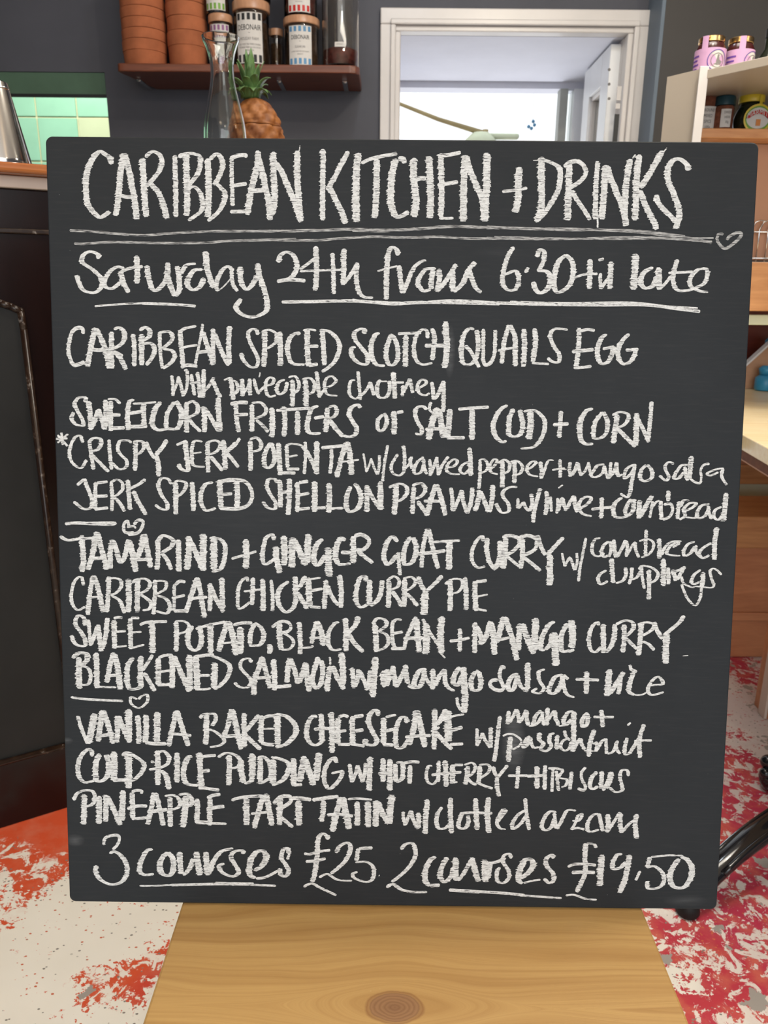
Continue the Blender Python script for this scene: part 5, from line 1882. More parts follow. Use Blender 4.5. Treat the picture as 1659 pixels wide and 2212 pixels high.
pot_stack(266, 360, 2.87, ['terracotta pot, %s from the shelf in the left stack' % n for n in POTN], 8, 'left stack of terracotta pots', 21)
pot_stack(364, 449, 2.87, ['terracotta pot, %s from the shelf in the right stack' % n for n in POTN], 6, 'right stack of terracotta pots', 28)

def text_bm(body, size, sx=.70):
    cu = bpy.data.curves.new('t', 'FONT'); cu.body = body; cu.size = size; cu.align_x = 'CENTER'; cu.align_y = 'CENTER'; cu.resolution_u = 2
    o = bpy.data.objects.new('t', cu)
    me = bpy.data.meshes.new_from_object(o)
    bm = bmesh.new(); bm.from_mesh(me)
    for v in bm.verts: v.co.x *= sx
    bpy.data.meshes.remove(me); bpy.data.objects.remove(o); bpy.data.curves.remove(cu)
    return bm
def wrap(bm, R_, z, face=-math.pi/2, lift=.0008, sub=True):
    """bend flat x-y drawing round a vertical cylinder of radius R_; x along the wall, y up"""
    if sub:
        bmesh.ops.subdivide_edges(bm, edges=[e for e in bm.edges if abs(e.verts[0].co.x-e.verts[1].co.x) > R_*.25], cuts=4)
    for v in bm.verts:
        a = face+v.co.x/R_; rr = R_+lift+v.co.z
        v.co = V((rr*math.cos(a), rr*math.sin(a), z+v.co.y))
    return bm
def cyl_patch(bm, R_, x0, x1, z0, z1, lift, face=-math.pi/2, n=10):
    prev = None
    for i in range(n+1):
        x = x0+(x1-x0)*i/n; a = face+x/R_; rr = R_+lift
        c = [bm.verts.new((rr*math.cos(a), rr*math.sin(a), z)) for z in (z0, z1)]
        if prev: bm.faces.new((prev[0], c[0], c[1], prev[1]))
        prev = c
def striped_label(par, R_, z0, z1, halfw, ink, lines, title):
    bm = bmesh.new(); cyl_patch(bm, R_, -halfw, halfw, z0, z1, .0006); lb = mesh('paper_label', bm, M['paper'], par, smooth=True)
    H = z1-z0; bm = bmesh.new(); n = 5; w = 2*halfw/(2*n-.0)
    for i in range(n):
        for za, zb in ((z1-H*.15, z1-H*.02), (z0+H*.02, z0+H*.17)):
            cyl_patch(bm, R_, -halfw+(2*i+.4)*w, -halfw+(2*i+1.55)*w, za, zb, .0012, n=2)
    mesh('stripes', bm, M[ink], lb)['kind'] = 'stuff'
    bm = wrap(text_bm(title, H*.155), R_, z0+H*.70, lift=.0013); mesh('printed_title', bm, M['ink'], lb)
    if lines:
        bm = bmesh.new()
        for k, (s, fz_, zz) in enumerate(lines):
            merge(bm, wrap(text_bm(s, H*fz_), R_, z0+H*zz, lift=.0013))
        mesh('printed_text', bm, M['text_grey'], lb)
def spice_jar(u0, u1, v0, v1, y, label, ink, fill, title, lines, lidc='lid_wood', base=PO, lab=True, hw=.75, fillh=.8, face=None):
    K = px_w(y, (v0+v1)/2); cx = at((u0+u1)/2, 100, y=y).x; R_ = (u1-u0)/2*K; H = (v1-v0)*K*1.03
    e = empty('storage_jar', (cx, y, base), label, 'jar', 'storage jars on the wall shelf')
    hl = H*.15
    g = [(0, .001), (R_*.9, .001), (R_*.94, .004), (R_*.94, H-hl-.003), (R_*.90, H-hl), (R_*.86, H-hl), (R_*.90, H-hl-.006), (R_*.90, .006), (0, .006)]
    mesh('jar_glass', L(g, 44), M['jar_glass'], e, 'auto')
    mesh('contents', L([(0, .0066), (R_*.885, .0066), (R_*.885, (H-hl)*fillh), (0, (H-hl)*fillh)], 32), M[fill], e, 'auto')
    mesh('lid', L([(0, H-hl+.0008), (R_*.97, H-hl+.0008), (R_, H-hl+.003), (R_, H-.003), (R_*.97, H), (0, H)], 44), M[lidc], e, 'auto')
    if lab: striped_label(e, R_*.94, H*.05, H*.80, R_*hw, ink, lines, title)
    return e, H
e1, H1 = spice_jar(453, 505, 30, 130, 2.84, 'small jar with mauve striped label partly behind the carafe', 'lilac_ink', 'spice_brown', 'DEBONAIR', [('~', .1, .5)], hw=.85)
spice_jar(505, 585, 14, 138, 2.845, 'large wooden lidded jar with black striped label on the shelf', 'ink', 'spice_dark', 'DEBONAIR', [('~', .1, .60), ('HOLIDAY FARM', .085, .48), ('NO. 1 FOR THE THIRD COURSE', .05, .37), ('TO MAKE THEM ALL IN A ROW', .05, .31), ('WHOLESOME', .045, .25)], hw=.72)
spice_jar(583, 612, 40, 128, 2.92, 'narrow wooden lidded jar half hidden between two labelled jars', 'ink', 'spice_dark', '', None, lab=False)
e4, H4 = spice_jar(613, 691, 42, 138, 2.85, 'wooden lidded jar with pale blue striped label on the shelf', 'blue_ink', 'spice_dark', 'DEBONAIR', [('~', .1, .60), ('SUGAR JAR', .085, .46), ('A FINE TOUR FOR THE TOURIST', .05, .34), ('PRODUCE', .05, .27)], hw=.65)
spice_jar(447, 500, -70, 29, 2.84, 'small jar with green striped label stacked on the mauve one', 'green_ink', 'spice_dark', 'DEBONAIR', [('PLAIN', .08, .42)], base=PO+H1+.0005, hw=.85)
e5, H5 = spice_jar(613, 689, -60, 38, 2.85, 'jar with red striped label stacked on the blue striped jar', 'red_ink', 'spice_red', 'DEBONAIR', [('CHILLI', .08, .45), ('WHOLESOME', .045, .25)], base=PO+H4+.0005, hw=.65)
spice_jar(520, 590, -80, 15, 2.845, 'jar with plain white label on top of the large black striped jar', 'ink', 'spice_dark', 'DEBONAIR', [('WHOLESOME', .06, .3)], base=PO+(138-14)*px_w(2.845, 76)*1.03+.0005, hw=.7)
# tall clip-top jar
y = 2.84; K = px_w(y); cx = at(736, 100, y=y).x; R_ = 40*K; H = at(736, -60, y=y).z-PO
tj = empty('tall_glass_jar', (cx, y, PO), 'tall clear glass jar with a little dark red fruit at the shelf right end', 'jar')
mesh('jar_glass', L([(0, .001), (R_*.9, .001), (R_, .008), (R_, H*.86), (R_*.86, H*.92), (R_*.86, H), (R_*.81, H), (R_*.81, H*.92), (R_*.94, H*.855), (R_*.94, .010), (0, .008)], 48), M['jar_glass'], tj, 'auto')
mesh('contents', L([(0, .0105), (R_*.92, .0105), (R_*.92, .055), (R_*.5, .066), (0, .062)], 32), M['spice_red'], tj, True)
mesh('lid', L([(0, H+.001), (R_*.88, H+.001), (R_*.9, H+.01), (R_*.6, H+.022), (0, H+.026)], 40), M['jar_glass'], tj, True)
bm = bmesh.new(); cyl_patch(bm, R_, -.016, .016, .056, .070, .0006); lb = mesh('paper_label', bm, M['paper'], tj)
mesh('printed_text', wrap(text_bm('ARTISANAL', .006), R_, .063, lift=.0013), M['text_grey'], lb)

# ---------------------------------------------------------------- corner rack on the right
ZT = at(1520, 152, y=1.70).z
A = V((at(1520, 152, y=1.70).x, 1.70, ZT)); D = at(1659, 121, z=ZT); Bk = at(1441, 171, z=ZT)
rk = empty('corner_rack', (0, 0, 0), 'cream corner rack with jars on and inside it at the right edge', 'rack')
dv = (D-A); E2 = A+dv*1.9
th_ = .016
top = [(A.x, A.y), (E2.x, E2.y), (1.35, E2.y), (1.35, 2.15), (Bk.x*2.15/Bk.y+.02, 2.15), (Bk.x+.001, Bk.y)]
mesh('top_board', PR([(x, y, ZT-th_) for x, y in top], (0, 0, th_), .001), M['laminate'], rk)
# angled end panel
zl = at(1480, 420, y=1.74).z
pv = (V((A.x, A.y, 0))-V((Bk.x, Bk.y, 0))).normalized(); sd = V((pv.y, -pv.x, 0))
bm = bmesh.new(); p0 = V((Bk.x, Bk.y, zl)); p1 = V((A.x, A.y, zl))
prism(bm, [p0, p1, p1+V((0, 0, ZT+.004-zl)), p0+V((0, 0, ZT+.004-zl))], -sd*.004); mesh('end_panel', bm, M['laminate'], rk)
bm = bmesh.new(); w_ = at(1531, 200, y=1.695).x-at(1513, 200, y=1.695).x
p = V((A.x, A.y-.002, 0)); prism(bm, [(p.x-w_*.6, p.y, zl), (p.x+w_*.5, p.y, zl), (p.x+w_*.5, p.y, ZT+.006), (p.x-w_*.6, p.y, ZT+.006)], (0, -.005, 0), .0012); mesh('front_edging', bm, M['gloss_white'], rk)
YB = 1.92
zsh = at(1600, 277, y=1.74).z; zsh2 = at(1600, 299, y=1.74).z
mesh('lower_shelf', PR([(A.x+.004, 1.74, zsh2), (1.35, 1.74, zsh2), (1.35, 2.15, zsh2), (A.x*2.15/1.7+.03, 2.15, zsh2)], (0, 0, zsh-zsh2), .002), M['orange_pine'], rk)
mesh('back_board', B(A.x*2.03/1.7-.02, 1.35, YB+.10, YB+.11, zsh+.001, ZT-th_-.001), M['pale_green'], rk)
zz0 = at(1650, 480, y=1.75).z
mesh('side_board', B(A.x+.06, 1.35, 1.80, 1.81, at(1650, 562, y=1.8).z, zsh2-.001), M['cork'], rk)
bm = bmesh.new()
for k, (s, v) in enumerate((('MON FISH', 398), ('TUE STEW', 412), ('WED PIE', 426), ('SAT CURRY', 458))):
    pass
zd0, zd1 = at(1640, 672, y=1.75).z, at(1640, 566, y=1.75).z
mesh('drawer_front', B(at(1605, 620, y=1.75).x-.06, 1.35, 1.75, 1.768, zd0, zd1, .002), M['orange_pine'], rk)
mesh('ledge', B(at(1605, 620, y=1.75).x-.06, 1.35, 1.7685, 2.1, zd1-.02, zd1+.001, .001), M['white_strip'], rk)
ze0, ze1 = at(1640, 702, y=1.80).z, at(1640, 680, y=1.80).z
mesh('lower_rail', B(at(1605, 690, y=1.8).x-.06, 1.35, 1.80, 1.82, ze0, ze1, .002), M['pale_green'], rk)
ZTB_ = .745
mesh('inner_back', B(at(1600, 760, y=2.3).x-.1, 1.35, 2.30, 2.31, ZTB_+.002, ze0+.05), M['red_brown'], rk)
# legs of the rack down to the table
mesh('rack_foot', B(1.25, 1.3, 2.0, 2.1, .7465, zd0), M['orange_pine'], rk)
# jars on and in the rack
def jam_jar(u0, u1, v0, y, label, zbase, rot=0):
    K = (at((u0+u1)/2, v0, y=y)-CAM).dot(FW)/FPX; R_ = (u1-u0)/2*K; cx = at((u0+u1)/2, v0, y=y).x
    H = at((u0+u1)/2, v0, y=y-R_).z-zbase
    e = empty('jam_jar', (cx, y, zbase), label, 'jar', 'jam jars on top of the corner rack', rz=rot)
    mesh('jar_body', L([(0, .001), (R_*.93, .001), (R_*.97, .006), (R_*.97, H*.74), (R_*.80, H*.86), (0, H*.87)], 40), M['jam'], e, 'auto')
    mesh('lid', L([(0, H*.872), (R_*.84, H*.872), (R_*.86, H*.88), (R_*.86, H*.985), (R_*.82, H), (0, H)], 40), M['gold'], e, 'auto')
    bm = bmesh.new(); cyl_patch(bm, R_, -R_*1.9, R_*1.35, H*.02, H*.70, .0008, n=20); lb = mesh('pink_sleeve', bm, M['pink'], e, smooth=True)
    bm = bmesh.new(); cyl_patch(bm, R_, -R_*.95, -R_*.55, H*.60, H*.98, .0009, n=4); mesh('sleeve_tab', bm, M['pink'], lb)
    def ring(r1, r0, cx_, cz_, mat, name, lift):
        bm = bmesh.new(); n = 28
        for i in range(n):
            a, b = 2*math.pi*i/n, 2*math.pi*(i+1)/n
            if r0: bm.faces.new([bm.verts.new((cx_+r_*math.cos(t_), r_*math.sin(t_), 0)) for r_, t_ in ((r0, a), (r1, a), (r1, b), (r0, b))])
            else: bm.faces.new([bm.verts.new((cx_, 0, 0)), bm.verts.new((cx_+r1*math.cos(a), r1*math.sin(a), 0)), bm.verts.new((cx_+r1*math.cos(b), r1*math.sin(b), 0))])
        wrap(bm, R_, cz_, lift=lift, sub=False); mesh(name, bm, mat, lb)
    cz = H*.40; r_ = H*.26
    ring(r_, 0, R_*.15, cz, M['paper'], 'round_label', .0014)
    ring(r_*.98, r_*.90, R_*.15, cz, M['purple'], 'label_ring', .0019); ring(r_*.66, r_*.60, R_*.15, cz, M['text_grey'], 'label_ring', .0019)
    bm = bmesh.new(); bm.faces.new([bm.verts.new((R_*.15+a*r_, b*r_, 0)) for a, b in ((-.4, -.35), (-.15, -.25), (-.05, .5), (.1, .5), (.15, .05), (.45, -.1), (.3, -.35), (.0, -.4))])
    mesh('lighthouse_picture', wrap(bm, R_, cz, lift=.0022, sub=False), M['text_grey'], lb)
    bm = bmesh.new()
    for k in range(5): cyl_patch(bm, R_, -R_*1.8, -R_*(1.1+.1*(k % 2)), H*(.12+.1*k), H*(.16+.1*k), .0014, n=3)
    mesh('printed_text', bm, M['purple'], lb)
    return e
jam_jar(1508, 1571, 73, 1.785, 'pink labelled jam jar with gold lid at the rack left corner', ZT+.0005)
jam_jar(1573, 1633, 75, 1.80, 'pink labelled jam jar with gold lid, right of its twin on the rack', ZT+.0005, .5)
e = empty('spice_bottle', (at(1656, 100, y=1.87).x+.012, 1.87, ZT+.0005), 'dark glass bottle beside the two pink jam jars', 'bottle')
h_ = at(1652, 84, y=1.87).z-ZT
mesh('bottle_body', L([(0, .001), (.026, .001), (.028, .005), (.028, h_*.6), (.015, h_*.8), (.015, h_)], 32), M['dark_glass'], e, True)
mesh('cap', L([(0, h_+.001), (.016, h_+.001), (.016, h_+.018), (0, h_+.019)], 24), M['black'], e, 'auto')
def rack_jar(name, u0, u1, v0, y, label, lidm, bodym, lidh=.2, cat='jar'):
    K = (at((u0+u1)/2, v0, y=y)-CAM).dot(FW)/FPX; R_ = (u1-u0)/2*K; cx = at((u0+u1)/2, v0, y=y).x; zb = zsh+.0005
    H = at((u0+u1)/2, v0, y=y-R_).z-zb
    e = empty(name, (cx, y, zb), label, cat)
    mesh('jar_body', L([(0, .001), (R_*.92, .001), (R_*.95, .005), (R_*.95, H*(1-lidh)*.93), (R_*.85, H*(1-lidh)), (0, H*(1-lidh)+.0002)], 36), M[bodym], e, 'auto')
    mesh('lid', L([(0, H*(1-lidh)+.001), (R_, H*(1-lidh)+.001), (R_, H-.003), (R_*.95, H), (0, H)], 36), M[lidm], e, 'auto')
    return e, R_, H
e, R_, H = rack_jar('spice_jar', 1498, 1556, 181, 1.86, 'brown spice jar with a white lid inside the corner rack', 'lid_white', 'spice_brown')
bm = bmesh.new(); cyl_patch(bm, R_, -R_*.9, R_*1.0, H*.08, H*.58, .0003); lb = mesh('paper_label', bm, M['paper'], e)
bm = bmesh.new()
for k in range(4): merge(bm, wrap(text_bm(('GROUND', 'MIXED', 'SPICE', '100g')[k], .009), R_, H*(.50-.11*k), lift=.001))
mesh('printed_text', bm, M['text_grey'], lb)
e, R_, H = rack_jar('spice_jar', 1546, 1590, 205, 1.84, 'small spice jar with a dark teal lid beside the round dark jar', 'lid_teal', 'spice_brown', .24)
bm = bmesh.new(); cyl_patch(bm, R_, -R_*.6, R_*.4, H*.2, H*.66, .0003); lb = mesh('paper_label', bm, M['paper'], e)
bm = bmesh.new()
for k in range(3): merge(bm, wrap(text_bm(('DRIED', 'HERB', '30g')[k], .007), R_, H*(.57-.12*k), lift=.001))
mesh('printed_text', bm, M['text_grey'], lb)
# round squat yeast spread jar
y = 1.84; K = (at(1621, 240, y=y)-CAM).dot(FW)/FPX; cx = at(1621, 240, y=y).x; zb = zsh+.0005
mj = empty('spread_jar', (cx, y, zb), 'squat round dark jar with yellow lid and oval label', 'jar')
H = at(1621, 201, y=y-.02).z-zb; R_ = 34*K
pr = [(0, .001), (R_*.62, .001), (R_*.86, H*.08), (R_, H*.32), (R_*.98, H*.48), (R_*.82, H*.66), (R_*.70, H*.74), (R_*.70, H*.80), (0, H*.80)]
mesh('jar_body', L([(0, .001)]+[(p.x, p.y) for p in crom([(a, b, 0) for a, b in pr[1:-1]], .003)]+[(0, H*.80)], 40), M['dark_glass'], mj, True)
mesh('lid', L([(0, H*.803), (R_*.76, H*.803), (R_*.78, H*.82), (R_*.78, H*.96), (R_*.72, H), (0, H)], 40), M['yellow'], mj, 'auto')
bm = bmesh.new(); cyl_patch(bm, R_*.80, R_*.15, R_*.38, H*.60, H*.94, .0015, n=3); mesh('lid_tab', bm, M['yellow'], mj)
def oval(rx, rz, y_, mat, name, par, cz):
    bm = bmesh.new(); n = 36; c = bm.verts.new((.004, y_, cz)); vs = [bm.verts.new((.004+rx*math.cos(2*math.pi*i/n), y_+abs(math.cos(2*math.pi*i/n))*.003, cz+rz*math.sin(2*math.pi*i/n))) for i in range(n)]
    for i in range(n): bm.faces.new((c, vs[i], vs[(i+1) % n]))
    r = bmesh.ops.extrude_face_region(bm, geom=bm.faces[:]); bmesh.ops.translate(bm, vec=(0, .0003, 0), verts=[g for g in r['geom'] if isinstance(g, bmesh.types.BMVert)])
    return mesh(name, bm, mat, par)
lb = oval(R_*.88, R_*.84, -R_*1.02, M['yellow'], 'oval_label', mj, H*.37)
oval(R_*.78, R_*.72, -R_*1.02-.0006, M['green_ink'], 'label_band', lb, H*.37); oval(R_*.72, R_*.60, -R_*1.02-.0012, M['paper'], 'label_centre', lb, H*.38)
bm = bmesh.new(); bm.faces.new([bm.verts.new((.004+a*R_, -R_*1.02-.0018, H*.37+b*R_)) for a, b in ((-.78, .02), (-.5, .36), (0, .50), (.5, .36), (.78, .02), (.6, .0), (.3, .2), (0, .26), (-.3, .2), (-.6, .0))]); mesh('label_banner', bm, M['red_ink'], lb)
bm = text_bm('MARMITE', R_*.42, .85)
for v in bm.verts: v.co = V((v.co.x+.004, -R_*1.02-.0024, H*.37+v.co.y+R_*.34-v.co.x**2/R_*.45))
mesh('printed_title', bm, M['paper'], lb)
bm = bmesh.new(); box(bm, .004-R_*.14, .004+R_*.14, -R_*1.02-.0022, -R_*1.02-.0017, H*.37-R_*.42, H*.37-R_*.05); mesh('pot_picture', bm, M['orange_ink'], lb)
# wire rack standing on the ledge
wr = empty('wire_rack', (0, 0, 0), 'chrome wire rack on the ledge at the right edge', 'wire rack')
zlg = zd1+.0012; yb = 1.79
zt_ = at(1645, 480, y=yb).z
for i, u in enumerate((1621, 1638, 1657, 1676, 1695)):
    xx = at(u, 520, y=yb).x
    bm = bmesh.new(); sweep(bm, [V((xx, yb, zlg)), V((xx, yb, zt_-.015)), V((xx+.006, yb, zt_)), V((xx+.016, yb-.002, zt_+.004)), V((xx+.02, yb-.02, zt_))], .0016, 7)
    mesh('wire', bm, M['chrome'], wr, smooth=True)
bm = bmesh.new(); a, b = at(1600, 540, y=yb).x, at(1720, 540, y=yb).x; sweep(bm, [V((a, yb, zlg+.008)), V((b, yb, zlg+.008))], .002, 7); sweep(bm, [V((a, yb, zt_-.02)), V((b, yb, zt_-.02))], .002, 7)
mesh('cross_wire', bm, M['chrome'], wr, smooth=True)

# ---------------------------------------------------------------- table at the right with a chest beneath
ZTB = .745
F0 = at(1603, 938, z=ZTB); F1 = at(1659, 968, z=ZTB); back = at(1640, 832, z=ZTB)
tb = empty('kitchen_table', (F0.x, F0.y, 0), 'pale butcher block table with a dark wooden apron at the right', 'table')
dv = (F1-F0)
E3 = F0+dv*4; LB = F0-V((.03, 0, 0))
lx0 = at(1607, 832, z=ZTB).x-.12
pts = [(F0.x, F0.y), (E3.x, E3.y), (1.6, E3.y), (1.6, back.y), (lx0, back.y), (F0.x-.035, F0.y+.06)]
child_w('table_top', PR([(x, y, ZTB-.03) for x, y in pts], (0, 0, .03), .002), M['butcher'], tb)
n_ = V((dv.y, -dv.x, 0)).normalized()
if n_.y > 0: n_ = -n_
zap = at(1603, 988, y=F0.y).z
bm = bmesh.new(); p0 = F0+n_*.019; p1 = E3+n_*.019
prism(bm, [V((p0.x, p0.y, ZTB-.001)), V((p1.x, p1.y, ZTB-.001)), V((p1.x, p1.y, zap)), V((p0.x, p0.y, zap))], -n_*.018); child_w('apron', bm, M['apron_wood'], tb)
bm = bmesh.new(); prism(bm, [V((p0.x, p0.y, zap-.0003)), V((p1.x, p1.y, zap-.0003)), V((p1.x, p1.y, zap-.003)), V((p0.x, p0.y, zap-.003))], -n_*.018); child_w('apron_edge', bm, M['cork'], tb)
lg = at(1648, 1545, z=0)
bm = bmesh.new(); box(bm, lg.x, lg.x+.06, lg.y-.02, lg.y+.05, 0, ZTB-.031, .003); child_w('leg', bm, M['brown_wood'], tb)
bm = bmesh.new(); box(bm, lg.x-.008, lg.x-.0005, lg.y-.02, lg.y+.012, 0.001, ZTB-.032, .001); child_w('leg_edge', bm, M['white_strip'], tb)
for xx, yy in ((1.5, E3.y+.08), (1.5, back.y-.05), (lg.x, back.y-.05)):
    bm = bmesh.new(); box(bm, xx, xx+.045, yy, yy+.045, 0, ZTB-.031, .003); child_w('leg', bm, M['brown_wood'], tb)
# low wooden chest further back
cbx = at(1572, 1420, z=0)
ch = empty('wooden_chest', (cbx.x, cbx.y, 0), 'brown wooden chest with an orange pine lid under the table', 'chest')
yc = cbx.y
z1_ = at(1590, 1180, y=yc).z; z2_ = at(1590, 1116, y=yc-.02).z; z3_ = at(1590, 1330, y=yc).z
bx = cbx.x-.35
bm = bmesh.new(); box(bm, bx, 1.7, yc, yc+.19, 0.001, z1_, .003); child_w('chest_body', bm, M['brown_wood'], ch)
bm = bmesh.new(); box(bm, bx-.01, 1.71, yc-.02, yc+.20, z1_+.0005, z2_, .004); child_w('lid', bm, M['orange_pine'], ch)
bm = bmesh.new(); box(bm, bx, 1.7, yc-.008, yc-.0005, z3_-.012, z3_+.012, .002); child_w('plinth_rail', bm, M['brown_wood'], ch)
# skirting pieces above the chest: pale wall and orange rail
z4, z5 = at(1600, 1046, y=yc+.38).z, at(1600, 1006, y=yc+.38).z
cr = empty('pine_shelf_rail', (bx, yc+.38, 0), 'orange pine rail with pale backing seen under the table top', 'rail')
bm = bmesh.new(); box(bm, bx, 1.7, yc+.38, yc+.40, z4, z5, .002); child_w('rail', bm, M['orange_pine'], cr)
bm = bmesh.new(); box(bm, bx, 1.7, yc+.401, yc+.41, .3, z4+.01); child_w('backing', bm, M['pale_green'], cr)
bm = bmesh.new(); box(bm, bx, bx+.04, yc+.38, yc+.4105, .001, .2995); box(bm, 1.66, 1.7, yc+.38, yc+.4105, .001, .2995); child_w('post', bm, M['orange_pine'], cr)
bm = bmesh.new(); box(bm, bx, 1.7, yc+.403, yc+.41, z5, ZTB-.035); child_w('upper_backing', bm, M['brown_wood'], cr)
# diagonal white edged bracket and blue bottles on the table top
yb = back.y-.09
p0, p1 = at(1600, 803, y=yb), at(1690, 722, y=yb)
p0.z = max(p0.z, ZTB+.004)
br = empty('easel_bar', (p0.x, yb, ZTB), 'slanting white edged wooden easel bar on the table top', 'easel')
d_ = (p1-p0)
bm = bmesh.new(); prism(bm, [p0, p1, p1+V((0, 0, -.055)), V((p0.x+.055, yb, ZTB+.001)), V((p0.x-.005, yb, ZTB+.001))], (0, .02, 0)); child_w('bar', bm, M['bracket_wood'], br)
bm = bmesh.new(); prism(bm, [p0+V((0, 0, .0005)), p1+V((0, 0, .0005)), p1+V((0, 0, .008)), p0+V((0, 0, .008))], (0, .022, 0)); child_w('white_edge', bm, M['door_white'], br)
for k, (u, v, lab) in enumerate(((1654, 812, 'blue squeezy bottle lying low on the table top'), (1662, 744, 'blue capped bottle standing behind the slanting bar'))):
    q = at(u+(6 if k else 0), v, y=back.y-(.035 if k else .125)); e = empty('blue_bottle', (q.x, q.y, ZTB+.0005), lab, 'bottle', 'blue bottles on the table')
    hh_ = max(.05, q.z-ZTB)
    mesh('bottle_body', L([(0, .001), (.023, .001), (.026, .006), (.026, hh_*.7), (.016, hh_*.86), (0, hh_*.87)], 28), M['blue_plastic'], e, True)
    mesh('cap', L([(0, hh_*.872), (.017, hh_*.872), (.02, hh_+.01), (.012, hh_+.018), (0, hh_+.018)], 28), M['blue_plastic'], e, True)
q = at(1622, 775, y=back.y+.03)
e = empty('folded_cloth', (q.x-.02, back.y-.06+.03, ZTB+.0005), 'crumpled grey cloth behind the slanting bar', 'cloth')
bm = bmesh.new(); bmesh.ops.create_icosphere(bm, subdivisions=3, radius=.024)
for v in bm.verts:
    v.co *= .8+.4*random.random(); v.co.z = abs(v.co.z)*.9
mesh('cloth', bm, M['white_strip'], e)

# ---------------------------------------------------------------- swivel chair foot, bottom right
ft = at(1484, 1972, z=.0); m1 = at(1560, 1858, z=.03); m2 = at(1607, 1810, z=.055); m3 = at(1659, 1800, z=.075)
qa = at(1659, 1783, z=.10); hub = V((ft.x+(qa.x-ft.x)*2.4, ft.y+(qa.y-ft.y)*2.4, .10))
sc = empty('swivel_chair', (hub.x, hub.y, 0), 'glossy black curved swivel chair base at the lower right', 'chair')
pth = [V((ft.x+(hub.x-ft.x)*k/30, ft.y+(hub.y-ft.y)*k/30, .022+.085*(1-(1-k/30)**4))) for k in range(31)]
n = len(pth)
bm = bmesh.new(); sweep(bm, pth, [.016+.007*min(1, i/n*3) for i in range(n)], 18, .75); child_w('leg', bm, M['gloss_black'], sc, smooth=True)
side = V((-.35, .94, 0)).normalized()
for s in (-1, 1):
    bm = bmesh.new(); sweep(bm, [p+side*s*.017+V((0, 0, .009)) for p in pth[4:]], .0055, 8); child_w('leg_rib', bm, M['gloss_black'], sc, smooth=True)
bm = bmesh.new(); lathe(bm, [(0, 0), (.017, 0), (.02, .006), (.018, .02), (.01, .03), (0, .03)], 20, (ft.x, ft.y, .0005)); child_w('foot_pad', bm, M['rubber'], sc, smooth=True)
bm = bmesh.new(); lathe(bm, [(0, .06), (.045, .06), (.05, .075), (.05, .12), (.03, .14), (.025, .16), (.025, .40), (0, .40)], 24, (hub.x, hub.y, 0)); child_w('column', bm, M['gloss_black'], sc, smooth=True)
for a in (-73, -5, 40):
    dr = V((math.cos(math.radians(a)), math.sin(math.radians(a)), 0)); 
    e_ = hub+dr*.32; e_.z = .022
    bm = bmesh.new(); sweep(bm, [hub, hub+dr*.12+V((0, 0, -.01)), hub+dr*.24+V((0, 0, -.04)), e_], [.019, .018, .016, .014], 12); child_w('leg', bm, M['gloss_black'], sc, smooth=True)
    bm = bmesh.new(); lathe(bm, [(0, 0), (.017, 0), (.02, .006), (.018, .02), (0, .028)], 16, (e_.x, e_.y, .0005)); child_w('foot_pad', bm, M['rubber'], sc, smooth=True)
bm = bmesh.new(); lathe(bm, [(0, .40), (.11, .405), (.145, .42), (.15, .44), (.135, .46), (0, .465)], 32, (hub.x, hub.y, 0)); child_w('seat', bm, M['gloss_black'], sc, smooth=True)
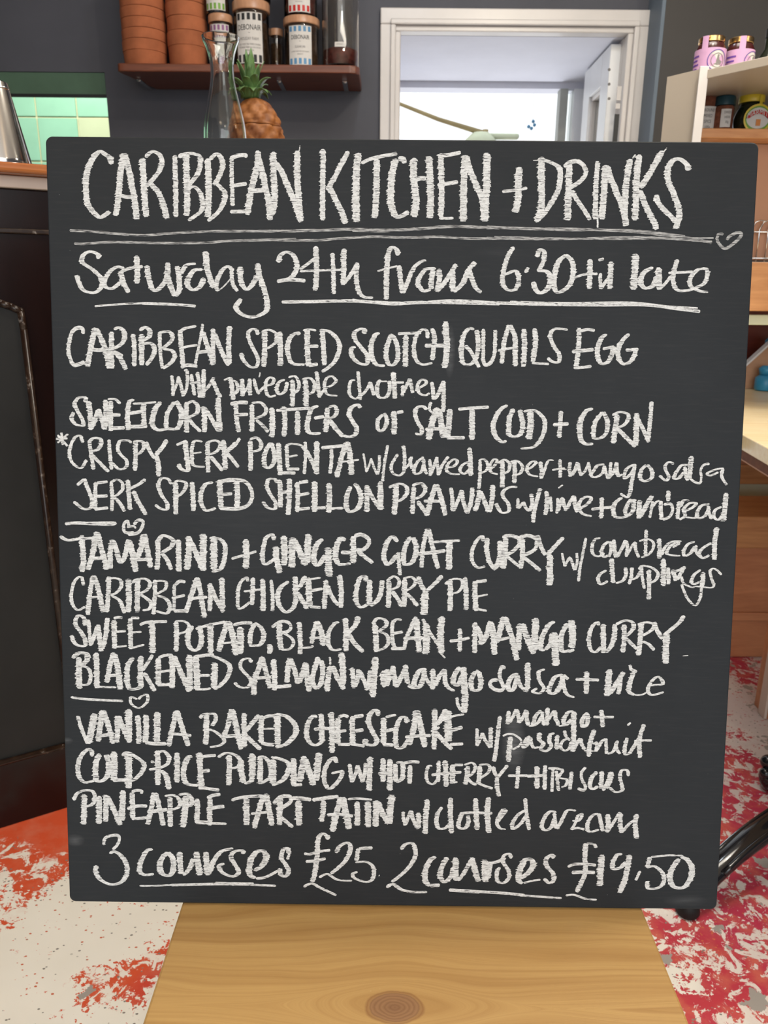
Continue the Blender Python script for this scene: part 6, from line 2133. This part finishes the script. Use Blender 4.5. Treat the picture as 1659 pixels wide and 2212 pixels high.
# knob of a black stand further back
kq = at(1650, 1690, z=.02)
kn = empty('black_stand_foot', (kq.x+.02, kq.y, 0), 'black lobed foot with blue glints on the floor near the edge', 'stand')
bm = bmesh.new()
for dx, dy, dz, r_ in ((0, 0, .03, .030), (-.012, .01, .062, .016), (-.022, -.004, .045, .012), (.01, 0, .075, .02)):
    b = bmesh.new(); bmesh.ops.create_uvsphere(b, u_segments=18, v_segments=12, radius=r_); bmesh.ops.translate(b, vec=(dx, dy, dz), verts=b.verts); merge(bm, b)
mesh('lobed_foot', bm, M['gloss_black'], kn, smooth=True)
bm = bmesh.new(); sweep(bm, [V((.01, 0, .07)), V((.015, .01, .16)), V((.02, .02, .30))], .012, 10); mesh('upright', bm, M['gloss_black'], kn, smooth=True)

# trailing plant at the top right corner, in a pot on a bracket shelf
pc = at(1722, -95, y=1.9)
pl = empty('trailing_plant', (pc.x, pc.y, pc.z), 'dark green trailing plant at the top right corner', 'plant')
mesh('pot', L([(0, 0), (.05, 0), (.065, .10), (.07, .11), (.06, .11), (.05, .01)], 28), M['terracotta'], pl, 'auto')
bm = bmesh.new(); [sweep(bm, [V((.06*math.cos(a), .06*math.sin(a), .10)), V((0, 0, .35))], .0015, 5) for a in (0, 2.1, 4.2)]; sweep(bm, [V((0, 0, .35)), V((0, 0, 2.598-pc.z))], .0015, 5); mesh('hanging_cord', bm, M['black'], pl)
for k in range(60):
    a = random.uniform(0, 6.28); r_ = random.uniform(.03, .09); zz = random.uniform(-.10, .10)
    bm = bmesh.new(); l = random.uniform(.022, .036); w = l*.35
    vs = [bm.verts.new(p) for p in ((0, 0, 0), (w, l*.4, .004), (0, l, -.01), (-w, l*.4, .004))]
    bm.faces.new(vs[:3]); bm.faces.new((vs[0], vs[2], vs[3]))
    o = mesh('leaf', bm, M['leaf_dark'], pl); o.location = (r_*math.cos(a), r_*math.sin(a), .05+zz); o.rotation_euler = (random.uniform(-.8, .8), random.uniform(-.8, .8), a-1.57)
# pendant lamp over the bench
def pendant(x, y, z, label):
    e = empty('pendant_lamp', (x, y, z), label, 'lamp', 'pendant lamps outside the frame')
    mesh('cord', L([(0, .06), (.003, .06), (.003, 2.6-z-.001), (0, 2.6-z-.001)], 8), M['black'], e)
    mesh('lamp_shade', L([(.02, .06), (.03, .055), (.10, .01), (.098, .008), (.028, .052)], 32), M['black'], e, True)
for x, y, z in ((.60, 1.04, 2.44),): pendant(x, y, z, 'black metal pendant lamp hanging over the bench')
